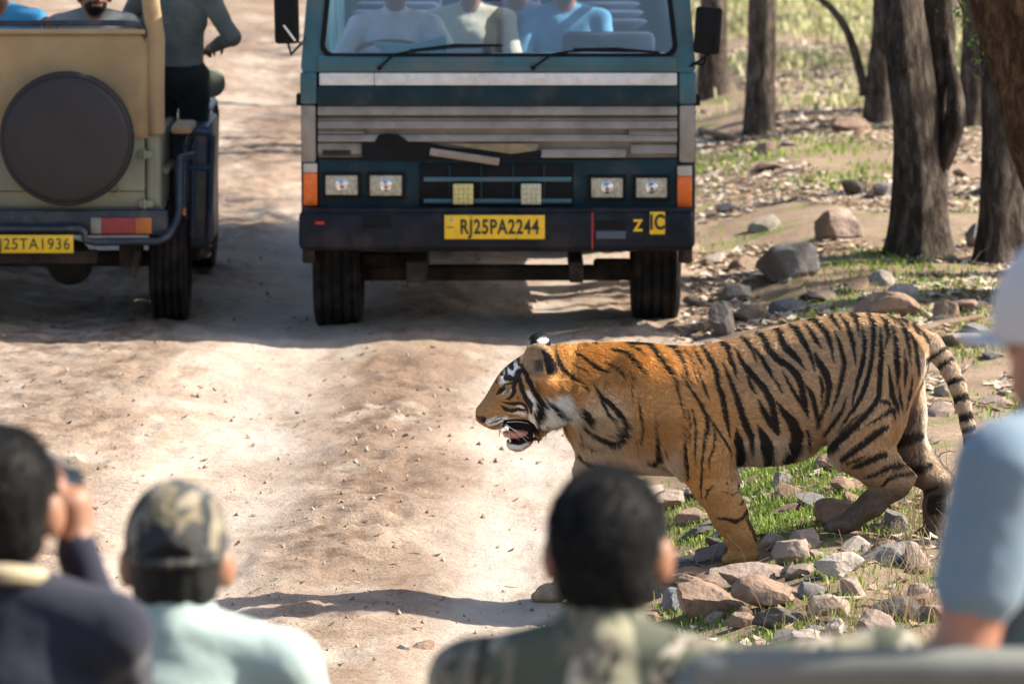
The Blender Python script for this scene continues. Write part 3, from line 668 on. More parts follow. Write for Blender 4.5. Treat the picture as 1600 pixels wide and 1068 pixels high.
    P('tail_lamp', mat('tail_lens_clear', (.22, .20, .17), .3), 143, 160, 337.5, 363, -.085, -.05, .004); P('tail_lamp', RED, 160.3, 212, 337.5, 363, -.086, -.05, .004); P('tail_lamp', mat('tail_lens_amber', (.42, .12, .02), .3), 212.3, 238, 337.5, 363, -.085, -.05, .004)
    b = MB(); b.bx(X(-24), X(117.5), YJ - .155, YJ - .14, Z(390.5), Z(362.5), .002); pl = kid(b.build('number_plate', M_YEL))
    kid(text_mesh('plate_lettering', 'RJ25TA1936', .085, M_INK, Matrix.Translation((X(50), YJ - .157, Z(377))) @ FACE_CAM, .90, 0), pl)
    # under the tail
    b = MB(); b.tube([(X(-110), YJ + .5, zg + .33), (X(250), YJ + .5, zg + .33)], .045, 10); b.lathe([(.02, -.14), (.10, -.08), (.13, 0), (.10, .08), (.02, .14)], (X(95), YJ + .5, zg + .31), 'Y', 18); kid(b.build('rear_axle', M_UNDER))
    P('spring_hanger', M_UNDER, 178, 216, 384, 428, .3, .4, .015); P('tow_frame', M_UNDER, -20, 150, 392, 412, .0, .1, .01)
    b = MB(); b.tube([at(215, 392, YJ + .2), at(210, 420, YJ + .2), at(205, 432, YJ + .2)], .022, 8); kid(b.build('shock_absorber', M_UNDER))
    r = .335
    for px, s in ((256, 1), (-165, -1)):
        x_ = X(px); wheel(kid, (x_, YJ + .50, hz(x_, YJ + .2) + r - .012), r, .205, .19, s); wheel(kid, (x_ + .01 * s, YJ + 2.85, hz(x_, YJ + 2.85) + r - .012), r, .205, .19, s)
    # side guards along the near flank, reflectors, bonnet and front
    xr = X(252) + .035
    for k, (y0, y1, dx) in enumerate(((.35, .75, .06), (1.0, 1.5, .05), (2.2, 3.1, .07))):
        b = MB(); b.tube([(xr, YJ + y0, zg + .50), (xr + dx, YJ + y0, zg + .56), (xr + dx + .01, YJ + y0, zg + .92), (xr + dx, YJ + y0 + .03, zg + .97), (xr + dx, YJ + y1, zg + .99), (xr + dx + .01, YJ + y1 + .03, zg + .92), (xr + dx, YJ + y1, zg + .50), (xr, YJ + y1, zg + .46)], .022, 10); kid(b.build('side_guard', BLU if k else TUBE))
    for yy, zz in ((.36, .60), (1.02, .60), (2.25, .66), (2.3, .40)): b = MB(); b.bx(xr + .03, xr + .075, YJ + yy - .05, YJ + yy - .02, zg + zz - .02, zg + zz + .025, .003); kid(b.build('side_reflector', ORG))
    for s in (1, -1):
        xs = X(252) if s > 0 else xl
        b = MB(); b.bx(min(xs - s * .28, xs + s * .03), max(xs - s * .28, xs + s * .03), YJ + .15, YJ + .95, zg + .82, zg + .86, .02); kid(b.build('rear_wing', SAGE))
        if s > 0: b = MB(); b.bx(X(253), at(327, 300, YJ + .7).x, YJ + .70, YJ + 1.6, zg + .36, Z(214), .02); kid(b.build('side_guard_standin', TUBE))  # dark box added to stand in for the tangle of side guards, hides legs
        b = MB(); b.bx(min(xs - s * .28, xs + s * .05), max(xs - s * .28, xs + s * .05), YJ + 2.35, YJ + 3.35, zg + .84, zg + .89, .02); kid(b.build('front_wing', SAGE))
    b = MB(); b.bx(xl + .12, X(252) - .12, YJ + 1.95, YJ + 3.35, zg + .55, zg + 1.08, .05); kid(b.build('bonnet', SAGE))
    b = MB(); b.tube([(xl + .08, YJ + 1.85, zg + 1.05), (xl + .10, YJ + 1.95, zg + 1.52), (X(252) - .10, YJ + 1.95, zg + 1.52), (X(252) - .08, YJ + 1.85, zg + 1.05)], .022, 8); kid(b.build('windscreen_frame', TUBE))
    yk = YJ + .67
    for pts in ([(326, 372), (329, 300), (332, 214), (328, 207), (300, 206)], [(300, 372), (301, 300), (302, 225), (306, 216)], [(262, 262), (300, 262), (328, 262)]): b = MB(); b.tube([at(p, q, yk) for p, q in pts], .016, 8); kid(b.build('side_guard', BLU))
    # folded bench along the flank and lit door mirror
    b = MB(); b.bx(X(262), X(296), YJ + .25, YJ + .69, Z(216), Z(203), .02); kid(b.build('side_step_bench', TAN))
    mc = at(329, 130, YJ + 1.9); b = MB(); b.lathe([(.03, -.05), (.075, -.03), (.085, 0), (.07, .03), (.02, .05)], mc, 'Y', 24); mo = kid(b.build('mirror', SAGE)); b = MB(); b.tube([mc, (mc.x - .16, mc.y + .05, mc.z - .10), (X(250), mc.y + .05, zg + 1.05)], .01, 6); kid(b.build('mirror_arm', TUBE), mo)
    b = MB(); b.bx(xl + .1, X(252) - .1, YJ + .75, YJ + 1.15, zg + .80, zg + .92, .04); b.bx(xl + .1, X(252) - .1, YJ + 1.12, YJ + 1.2, zg + .92, zg + 1.25, .03); kid(b.build('bench_seat', TAN))
    return cx, YJ, zg
JEEP = build_jeep()

# ------------------------------------------------------------------ trees
def bark_mat(name, c0, c1, sc=1.0):
    m, t, N, L, B = nt(name); tc = N.new('ShaderNodeTexCoord'); mp = N.new('ShaderNodeMapping'); mp.inputs['Scale'].default_value = (15 * sc, 15 * sc, 4.5 * sc); L.new(tc.outputs['Object'], mp.inputs[0])
    n1 = N.new('ShaderNodeTexNoise'); n1.inputs['Scale'].default_value = 1.6; n1.inputs['Detail'].default_value = 9; n1.inputs['Roughness'].default_value = .68; n1.inputs['Distortion'].default_value = .5; L.new(mp.outputs[0], n1.inputs['Vector'])
    n2 = N.new('ShaderNodeTexNoise'); n2.inputs['Scale'].default_value = 2.2; n2.inputs['Detail'].default_value = 5; L.new(tc.outputs['Object'], n2.inputs['Vector'])
    r = N.new('ShaderNodeValToRGB'); e = r.color_ramp.elements; e[0].position = .34; e[0].color = (*[c * .42 for c in c0], 1); e[1].position = .72; e[1].color = (*c1, 1); q = e.new(.5); q.color = (*c0, 1)
    L.new(n1.outputs['Fac'], r.inputs[0]); mx = N.new('ShaderNodeMix'); mx.data_type = 'RGBA'; mr = N.new('ShaderNodeMapRange'); mr.inputs[1].default_value = .5; mr.inputs[2].default_value = .72; mr.inputs[4].default_value = .5
    L.new(n2.outputs['Fac'], mr.inputs[0]); L.new(mr.outputs[0], mx.inputs[0]); L.new(r.outputs[0], mx.inputs[6]); mx.inputs[7].default_value = (.20, .17, .145, 1)
    L.new(mx.outputs[2], B.inputs['Base Color']); B.inputs['Roughness'].default_value = .92; B.inputs['Specular IOR Level'].default_value = .15
    bp = N.new('ShaderNodeBump'); bp.inputs['Strength'].default_value = 1.0; bp.inputs['Distance'].default_value = .06; L.new(n1.outputs['Fac'], bp.inputs['Height']); L.new(bp.outputs[0], B.inputs['Normal'])
    return m
BARK = bark_mat('bark_grey_brown', (.085, .065, .052), (.26, .215, .18)); BARKW = bark_mat('bark_warm_brown', (.095, .055, .032), (.24, .145, .08), 1.3)
LEAF = attr_mat('tree_leaf', rough=.5, spec=.3, trans=.35)

def limb(pts, rs, seed=0, n=22, step=.07, flare=0.0, rough=.14):
    """bark-skinned limb through points; returns verts, faces"""
    P = np.array(pts, float); R = np.array(rs, float); d = np.r_[0, np.cumsum(np.linalg.norm(np.diff(P, axis=0), axis=1))]; m = max(6, int(d[-1] / step)); t = np.linspace(0, d[-1], m)
    C = np.stack([np.interp(t, d, P[:, i]) for i in range(3)], 1); kx = np.ones(5) / 5
    for i in range(3): C[:, i] = np.convolve(np.pad(C[:, i], 2, 'edge'), kx, 'valid')
    C[0], C[-1] = P[0], P[-1]; r = np.interp(t, d, R); T_ = np.gradient(C, axis=0); T_ /= np.linalg.norm(T_, axis=1)[:, None]
    up = np.array([0, 1.0, 0]) if abs(T_[0, 1]) < .9 else np.array([1.0, 0, 0]); V = []
    a = np.linspace(0, 2 * PI, n, endpoint=False)
    for i in range(m):
        s1 = np.cross(T_[i], up); s1 /= np.linalg.norm(s1); s2 = np.cross(T_[i], s1)
        rr = r[i] * (1 + rough * fbm(np.cos(a) * 2.6 + seed, np.sin(a) * 2.6, t[i] * .8, 3, 60) + rough * .55 * vnoise(np.cos(a) * 7 + seed, np.sin(a) * 7, t[i] * 2.2, 66))
        if flare: rr = rr * (1 + flare * np.exp(-t[i] / .28) * (1 + .6 * np.sin(a * 4 + seed)))
        V.append(C[i] + np.cos(a)[:, None] * s1 * rr[:, None] + np.sin(a)[:, None] * s2 * rr[:, None])
    V = np.concatenate(V); i = np.arange(m * n).reshape(m, n); j = np.roll(i, -1, 1)
    return V, np.stack([i[:-1], j[:-1], j[1:], i[1:]], -1).reshape(-1, 4)

def merge(L):
    Vs, Fs, o = [], [], 0
    for V, F_ in L: Vs.append(V); Fs.append(F_ + o); o += len(V)
    return np.concatenate(Vs), np.concatenate(Fs)

def leaf_cards(C, size, g, cols, flat=.6, asp=.5):
    n = len(C); a = g.uniform(0, 2 * PI, n); tl = g.normal(0, flat, (n, 2)); d = np.stack([np.cos(a), np.sin(a), tl[:, 0]], 1); d /= np.linalg.norm(d, axis=1)[:, None]
    w = np.cross(d, np.stack([tl[:, 1], tl[:, 0] * .5, np.ones(n)], 1)); w /= np.linalg.norm(w, axis=1)[:, None]; L = (size * g.uniform(.6, 1.3, n))[:, None]
    nn = np.cross(d, w) * L * .10
    V = np.stack([C - d * L * .5, C + w * L * asp * .5 + nn - d * L * .05, C + d * L * .5, C - w * L * asp * .5 + nn - d * L * .05], 1).reshape(-1, 3)
    F_ = np.arange(n * 4).reshape(n, 4); cc = np.array(cols)[g.integers(0, len(cols), n)] * g.uniform(.7, 1.25, (n, 1)); return V, F_, np.repeat(cc, 4, 0)

def tree(label, trunk, rs, crown=None, seed=1, bark=BARK, extra=(), flare=.28, leaves=2600, cr=2.3, name='tree', group=None, leafc=((.075, .12, .025), (.11, .15, .03), (.05, .085, .02)), n=24):
    """trunk: world points from the base up; crown: (centre, radii)"""
    base = Vector(trunk[0]); root = thing(name, label, 'tree', base, 0, group); inv = np.array(base); g = np.random.default_rng(seed)
    parts = [limb(trunk, rs, seed, n, .07, flare)] + [limb(p, r, seed + 3 + i, 14, .07, 0) for i, (p, r) in enumerate(extra)]
    V, F_ = merge(parts); link('trunk', mesh_np('trunk', V - inv, F_), bark, root)
    if crown is not None:
        c, rad = np.array(crown[0], float), np.array(crown[1], float); top = np.array(trunk[-1], float); cl = []
        tips = []
        for k in range(7):
            a = 2 * PI * k / 7 + g.uniform(-.3, .3); tip = c + rad * np.array([math.cos(a) * .75, math.sin(a) * .75, g.uniform(-.3, .6)]); mid = (top + tip) / 2 + g.normal(0, .2, 3) + (0, 0, .25); tips.append((mid, tip))
            cl.append(limb([top, mid, tip], [rs[-1] * .6, rs[-1] * .35, .015], seed + 20 + k, 8, .25, 0))
        V, F_ = merge(cl); link('limbs', mesh_np('limbs', V - inv, F_), bark, root)
        nc = max(12, leaves // 70); cen = []
        for k in range(nc):
            v = g.normal(size=3); v /= np.linalg.norm(v); cen.append(c + rad * v * g.uniform(.35, 1.0) ** .6)
        cen = np.array(cen); C = np.repeat(cen, leaves // nc, 0) + g.normal(0, .24, (nc * (leaves // nc), 3)) * (1, 1, .6)
        V, F_, cc = leaf_cards(C, .12, g, leafc, .7, .55); me = mesh_np('crown', V - inv, F_, False); set_col(me, cc); link('crown', me, LEAF, root)
    return root

def up(b, hx, hy, h, k=4, wig=.06, s=0):
    """trunk points from a ground point b rising h, drifting by hx, hy"""
    g = np.random.default_rng(s); return [(b[0] + hx * i / k + (g.normal(0, wig) if 0 < i else 0), b[1] + hy * i / k + (g.normal(0, wig) if 0 < i else 0), b[2] - .08 + h * i / k) for i in range(k + 1)]

def build_trees():
    q = gnd(1112, 152); tree('dark slim trunk partly behind the bus mirror', up(q, .05, 0, 5, 5, .03, 1), [.12, .10, .095, .09, .08, .06], ((q.x + .2, q.y, 7.0), (2.2, 2.2, 1.4)), 11, leaves=1500)
    q = gnd(1186, 207); tree('straight grey brown trunk standing just right of the bus', up(q, .08, 0, 5.5, 6, .025, 2), [.115, .10, .095, .09, .085, .075, .06], ((q.x + .2, q.y, 7.4), (2.4, 2.4, 1.4)), 12, leaves=1500)
    q = gnd(1370, 188); a1 = at(1345, 112, q.y); a2 = at(1320, 32, q.y); a3 = at(1278, -5, q.y); a4 = at(1235, -40, q.y)
    tree('thin trunk with a crooked side branch reaching toward the bus', up(q, .05, .1, 5, 6, .02, 3), [.10, .085, .08, .075, .07, .06, .05], ((q.x + .3, q.y, 7.0), (2.0, 2.0, 1.3)), 13, extra=[([at(1352, 150, q.y), a1, a2, a3, a4], [.04, .035, .03, .025, .015])], leaves=1200)
    q = gnd(1382, 182); tree('thin pale trunk close behind the crooked branch tree', up((q.x + .03, q.y + .5, q.z), .0, 0, 5, 6, .02, 33), [.07, .055, .05, .05, .045, .04, .03], None, 14, BARK)
    # the big double-stemmed trunk
    q = gnd(1440, 398); Y = q.y; tr = [q, at(1438, 330, Y), at(1432, 200, Y), at(1418, 90, Y), at(1408, 0, Y), at(1395, -200, Y), at(1380, -700, Y), at(1385, -1000, Y)]; tr[0] = Vector((q.x, q.y, q.z - .1))
    st2 = [at(1452, 330, Y + .1), at(1462, 200, Y + .12), at(1466, 90, Y + .15), at(1468, 0, Y + .15), at(1480, -300, Y + .2), at(1560, -800, Y + .3)]
    kn = [at(1470, 260, Y), at(1492, 205, Y - .02), at(1500, 168, Y - .02), at(1490, 130, Y), at(1478, 60, Y + .1), at(1482, 0, Y + .1)]
    tree('thick double stemmed trunk with a knobbly side stem behind the tiger', tr, [.165, .145, .13, .12, .11, .105, .09, .07], ((tr[-1].x + .8, Y + .5, 7.3), (2.6, 2.4, 1.5)), 15, extra=[(st2, [.11, .10, .095, .09, .08, .05]), (kn, [.055, .06, .055, .038, .025, .018])], leaves=2000, flare=.34, n=34)
    q = gnd(1572, 408); Y = q.y; tree('dark rough trunk below the leaning tree at the verge', [Vector((q.x, q.y, q.z - .1)), at(1574, 330, Y), at(1568, 200, Y), at(1566, 80, Y), at(1560, -100, Y), at(1570, -700, Y)], [.155, .135, .13, .125, .12, .09], ((q.x + 1.2, Y + .6, 6.9), (2.3, 2.3, 1.3)), 16, leaves=1600, n=30)
    q = gnd(1522, 198); tree('shadowed slim trunk far behind the double stemmed tree', up(q, 0, 0, 5, 6, .03, 6), [.13, .11, .105, .1, .095, .09, .06], ((q.x + .6, q.y, 7.0), (2.2, 2.2, 1.3)), 17, leaves=1200)
    # near leaning trunk in the corner, bark in focus
    Y = 27.3; b = Vector((3.85, Y + .15, hz(3.55, Y + .15) - .1)); lt = [b, at(1800, 560, Y), at(1710, 330, Y), at(1655, 180, Y), at(1612, 60, Y), at(1585, -20, Y), at(1540, -200, Y), at(1500, -500, Y), at(1520, -900, Y)]
    lean = tree('leaning trunk with warm furrowed bark and green sprigs in the corner', lt, [.325, .30, .29, .28, .27, .255, .23, .18, .13], ((2.9, Y + 1.2, 6.2), (1.6, 1.5, 1.0)), 18, BARKW, leaves=900, flare=.3, n=64)
    g = np.random.default_rng(5); Vv, Fv, Cv, o = [], [], [], 0
    for (p0, p1, k) in (((1497, 0), (1520, 60), 16), ((1520, 55), (1530, 105), 12), ((1505, 20), (1462, 14), 8), ((1528, 100), (1540, 128), 6)):
        for i in range(k):
            t = i / k; px = p0[0] + (p1[0] - p0[0]) * t + g.normal(0, 5); py = p0[1] + (p1[1] - p0[1]) * t + g.normal(0, 5); c = np.array(at(px, py, Y - .20 + g.normal(0, .03)))
            V, F_, cc = leaf_cards(c[None], .036, g, ((.16, .30, .03), (.22, .36, .05)), .9, .6); Vv.append(V); Fv.append(F_ + o); Cv.append(cc); o += 4
    me = mesh_np('leaf_sprig', np.concatenate(Vv) - np.array(lean.location), np.concatenate(Fv), False); set_col(me, np.concatenate(Cv)); tag(link('leaf_sprig', me, LEAF, lean), None, None, None, 'stuff')
    mb = MB(); mb.tube([Vector(at(x, y, Y - .20)) - lean.location for x, y in ((1492, -10), (1512, 35), (1524, 80), (1535, 130))], .005, 5); mb.build('sprig_stem', BARK, lean)
    # trees beside the frame whose crowns dapple the track and verge
    off = [((3.05, 18.95), .10, 5.6, (2.0, 1.6, 1.0), 700, (4.9, 19.3, 6.6)), ((9.3, 29.0), .16, 6.3, (2.4, 2.0, 1.2), 1300, None), ((6.6, 33.5), .15, 6.0, (2.4, 2.2, 1.2), 1300, None),
           ((8.5, 40), .16, 6.0, (2.6, 3.0, 1.2), 1500, None), ((11.0, 46), .16, 6.5, (2.8, 3.2, 1.3), 1500, None), ((7.0, 51), .16, 6.2, (2.6, 2.6, 1.3), 1300, None), ((5.9, 16.6), .14, 5.2, (1.5, 1.2, .9), 600, None)]
    for i, ((x, y), r, h, rad, nl, cc) in enumerate(off):
        b = (x, y, hz(x, y)); tr = up(b, .15, .1, h, 5, .05, 40 + i)
        tree(['slender', 'tall', 'spreading', 'leafy', 'old', 'broad', 'young'][i] + ' forest tree standing beyond the frame beside the verge', tr, [r * f for f in (1.2, 1, .92, .85, .75, .6)], (cc or (x + .2, y + .1, h + .9), rad), 50 + i, leaves=nl)
    for i, (x, y, h) in enumerate(((-6.5, 6, 9), (5.5, 1, 10), (-.5, -12, 11), (9, -8, 11))):
        b = (x, y, hz(x, y)); tree(['tall', 'high', 'great', 'lofty'][i] + ' forest tree standing behind the camera', up(b, .2, .1, h, 5, .1, 70 + i), [.24, .2, .18, .16, .14, .1], ((x, y, h + 1.2), (3.2, 3.2, 2.0)), 80 + i, leaves=2200)
build_trees()

# ------------------------------------------------------------------ rocks
def rock_mesh(name, seed, dims, cuts=12, sub=3, rough=.05):
    g = np.random.default_rng(seed); bm = bmesh.new(); bmesh.ops.create_icosphere(bm, subdivisions=sub, radius=1.0); V = np.array([v.co[:] for v in bm.verts]); F_ = np.array([[v.index for v in f.verts] for f in bm.faces]); bm.free(); V = np.sign(V) * np.abs(V) ** .62; V /= np.abs(V).max(); V[:, :2] *= (1 - .16 * V[:, 2:3]); V[:, 0] += g.uniform(-.2, .2) * V[:, 2]
    for _ in range(cuts):
        nrm = g.normal(size=3); nrm /= np.linalg.norm(nrm); d = g.uniform(.52, .98); s = V @ nrm - d; V = V - np.where(s > 0, s * .97, 0)[:, None] * nrm
    V = V * (1 + rough * 1.6 * fbm(V[:, 0] * 1.7 + seed, V[:, 1] * 1.7, V[:, 2] * 1.7, 3, seed))[:, None] + rough * .5 * np.stack([fbm(V[:, 0] * 6, V[:, 1] * 6, V[:, 2] * 6 + i * 9, 2, seed) for i in range(3)], 1)
    V = V / np.abs(V).max(0) * (np.array(dims) / 2); me = mesh_np(name, V, F_)
    try: me.set_sharp_from_angle(angle=math.radians(26))
    except Exception: pass
    return me
def stone_mat(name, c): return mat(name, [q * .8 for q in c], .85, col2=[min(1, q * 1.2) for q in c], scale=7, bump=.55, bscale=38, dirt=[q * .55 for q in c], dscale=11, spec=.2, damt=(.52, .75))
STONE = {'brown': stone_mat('stone_brown', (.25, .17, .122)), 'grey': stone_mat('stone_grey', (.20, .185, .175)), 'pink': stone_mat('stone_pink', (.29, .22, .178)), 'pale': stone_mat('stone_pale', (.40, .345, .285)), 'dark': stone_mat('stone_dark', (.10, .085, .075)), 'blue': stone_mat('stone_blue_grey', (.17, .18, .195))}

def rock(label, x0, x1, y0, y1, col, seed, sink=.25, lift=0.0, rot=0.0, dep=.8, group=None, sub=4, cuts=17, tiltx=0.0):
    """rock filling the pixel box x0..x1, y0..y1, resting in the ground"""
    q = gnd((x0 + x1) / 2, y1 - (y1 - y0) * .12); s = q.y / F_PX; w = (x1 - x0) * s; h = (y1 - y0) * s
    d = w * dep; hh = max(h * 1.05 - d * .10, h * .6)
    me = rock_mesh('rock', seed, (w * 1.12, d * 1.05, hh * (1 + sink) * 1.12), cuts, sub); o = link('rock', me, STONE[col]); o.location = (q.x, q.y + d * .42, hz(q.x, q.y + d * .42) + hh * (1 - sink) * .5 + lift); o.rotation_euler = (tiltx, rot, 0)
    return tag(o, label, 'rock', group)

def build_rocks():
    R = [('large smooth brown rock at the front of the stone heap beside the camouflage jacket', 1043, 1170, 921, 977, 'brown', 1, .2, .16), ('broad grey brown rock right behind the smooth brown rock', 1148, 1268, 905, 957, 'brown', 2, .2, .1),
     ('rounded pinkish rock directly below the tiger front paw', 1122, 1230, 882, 920, 'pink', 3, .2, 0), ('angular brown stone between the smooth brown rock and the paw', 1060, 1120, 903, 940, 'brown', 4, .2, .2), ('small blue grey stone at the left end of the heap', 1032, 1062, 924, 964, 'blue', 5, .2, 0),
     ('sloping grey brown rock right of the broad rock in the heap', 1256, 1332, 926, 974, 'pink', 6, .2, -.25), ('dark flat topped slab at the front of the heap', 1179, 1257, 951, 988, 'dark', 7, .25, .05), ('upright reddish stone with a white face beside the sleeve', 1341, 1406, 962, 1010, 'pink', 8, .2, .5),
     ('long dark stone lying beside the blue sleeve', 1362, 1456, 936, 977, 'dark', 9, .25, .1), ('pink flat faced stone just right of the tiger front paw', 1198, 1263, 848, 889, 'pink', 10, .2, 0), ('pale ridged rock in the middle of the stony verge', 1276, 1349, 872, 907, 'pale', 11, .2, -.1),
     ('reddish block below the pale ridged rock', 1306, 1356, 904, 934, 'pink', 12, .2, .1), ('long sloping grey rock below the tiger hind paw', 1344, 1434, 843, 885, 'grey', 13, .2, -.3), ('pinkish cracked stone left of the hind paw', 1231, 1288, 830, 862, 'pink', 14, .2, 0),
     ('brown rock behind the tiger hind paw', 1262, 1349, 784, 830, 'brown', 15, .2, -.1), ('pale grey stone behind the lifted hind foot', 1375, 1420, 800, 836, 'grey', 16, .2, .1), ('half buried brown hump under the tiger belly', 1267, 1322, 715, 739, 'brown', 17, .4, 0), ('pale brown rock left of the tiger front leg', 1012, 1074, 768, 803, 'pink', 18, .2, .15),
     ('flat brown slab left of the tiger front leg', 1048, 1120, 799, 822, 'brown', 19, .3, 0), ('grey flat stone touching the front of the tiger paw', 1086, 1143, 853, 883, 'grey', 20, .25, -.1), ('low wide slab behind the angular brown stone', 1036, 1124, 888, 917, 'brown', 21, .3, -.08), ('pale rounded stone just behind the tiger front paw', 1184, 1231, 836, 861, 'pale', 22, .25, 0),
     ('small rock next to the sleeve among dry stalks', 1416, 1455, 915, 941, 'pink', 23, .25, .1), ('white chipped stone in front of the upright reddish stone', 1288, 1319, 968, 997, 'pale', 24, .2, .3), ('thin pale slab lying flat in the foreground grass', 1240, 1302, 986, 1008, 'pale', 25, .35, 0), ('small brown stone between the smooth rock and dark slab', 1134, 1182, 959, 985, 'brown', 26, .2, 0),
     ('pale flat slab at the road side left of the paw', 1040, 1098, 868, 886, 'pale', 27, .35, 0), ('grey stone lying in the grass under the belly', 1205, 1238, 742, 766, 'grey', 28, .3, .2),
     ('big rounded grey boulder behind the tiger shoulder', 1187, 1279, 384, 444, 'grey', 31, .25, .1), ('pale brown boulder left of the double stemmed trunk', 1274, 1344, 328, 382, 'pink', 32, .25, -.1), ('long reddish block right behind the tiger rump', 1334, 1456, 455, 502, 'brown', 33, .25, .06), ('dark low rock far back below the crooked branch', 1302, 1361, 182, 211, 'brown', 34, .25, 0),
     ('black rounded stone midway to the double stemmed trunk', 1317, 1357, 283, 308, 'dark', 35, .25, 0), ('grey stone right of the black rounded stone', 1362, 1408, 288, 313, 'grey', 36, .3, 0), ('pale tan rock between bus wheel and grey boulder', 1126, 1184, 445, 472, 'pale', 37, .3, 0), ('dark stump shaped stone above the tiger shoulder', 1108, 1152, 480, 532, 'dark', 38, .25, .1),
     ('flat grey slab above the tiger back', 1196, 1262, 466, 492, 'grey', 39, .35, -.1), ('tilted brown slab above the tiger shoulder blades', 1150, 1208, 474, 506, 'brown', 40, .3, .35), ('low pale stone near the bus rear side', 1120, 1156, 318, 334, 'pale', 41, .35, 0), ('small grey rock at the foot of the double stemmed trunk', 1505, 1540, 355, 392, 'grey', 42, .3, 0),
     ('flat pale stone behind the tiger tail', 1468, 1540, 522, 545, 'pale', 43, .4, 0), ('brown stone between tail and rump', 1455, 1500, 470, 512, 'brown', 44, .3, .1), ('flat pale stone under the tiger tail bend', 1462, 1512, 598, 622, 'pink', 45, .4, 0), ('small dark stone lying on the track in the ruts', 640, 682, 1002, 1020, 'brown', 46, .3, 0), ('chip of pale stone next to the dark track stone', 618, 642, 1006, 1020, 'pale', 47, .3, 0)]
    for r in R: rock(r[0], *r[1:7], r[7], 0, r[8])
    # countless look-alike stones: one shared label, real objects
    g = np.random.default_rng(77); protos = [rock_mesh('stone', 200 + i, (1, .85, .6), 8, 2, .06) for i in range(8)]; cols = ['brown', 'grey', 'pink', 'pale', 'dark', 'pink']
    for i, p in enumerate(protos): p.materials.append(STONE[cols[i % 6]])
    k = 0
    while k < 125:
        px = g.uniform(1000, 1590); py = g.choice([g.uniform(840, 1015), g.uniform(760, 900), g.uniform(190, 560), g.uniform(420, 700)]); q = gnd(px, py)
        if q.x < float(edge_x(q.y)) + .12 or any(math.hypot(q.x - a[0], q.y - a[1]) < .17 for a in PAWS): continue
        o = bpy.data.objects.new('stone', protos[g.integers(0, 8)]); COL.objects.link(o); s = g.uniform(.06, .19) * (1.3 if py < 500 else 1.0); o.scale = (s, s, s * g.uniform(.4, .85)); o.location = (q.x, q.y, q.z + s * .10); o.rotation_euler = (g.normal(0, .3), g.normal(0, .3), g.uniform(0, 6.28))
        zone = ('in the stone heap in front of the tiger' if py > 885 else 'beside the tiger feet' if py > 760 else 'in the grass behind the tiger' if py > 560 else 'among litter just above the tiger back' if py > 400 else 'on the far litter between the trunks')
        cn = o.data.materials[0].name.replace('stone_', '').replace('_', ' '); tag(o, 'small loose %s stone lying %s' % (cn, zone), 'stone', 'small %s stones %s' % (cn, zone)); k += 1
build_rocks()

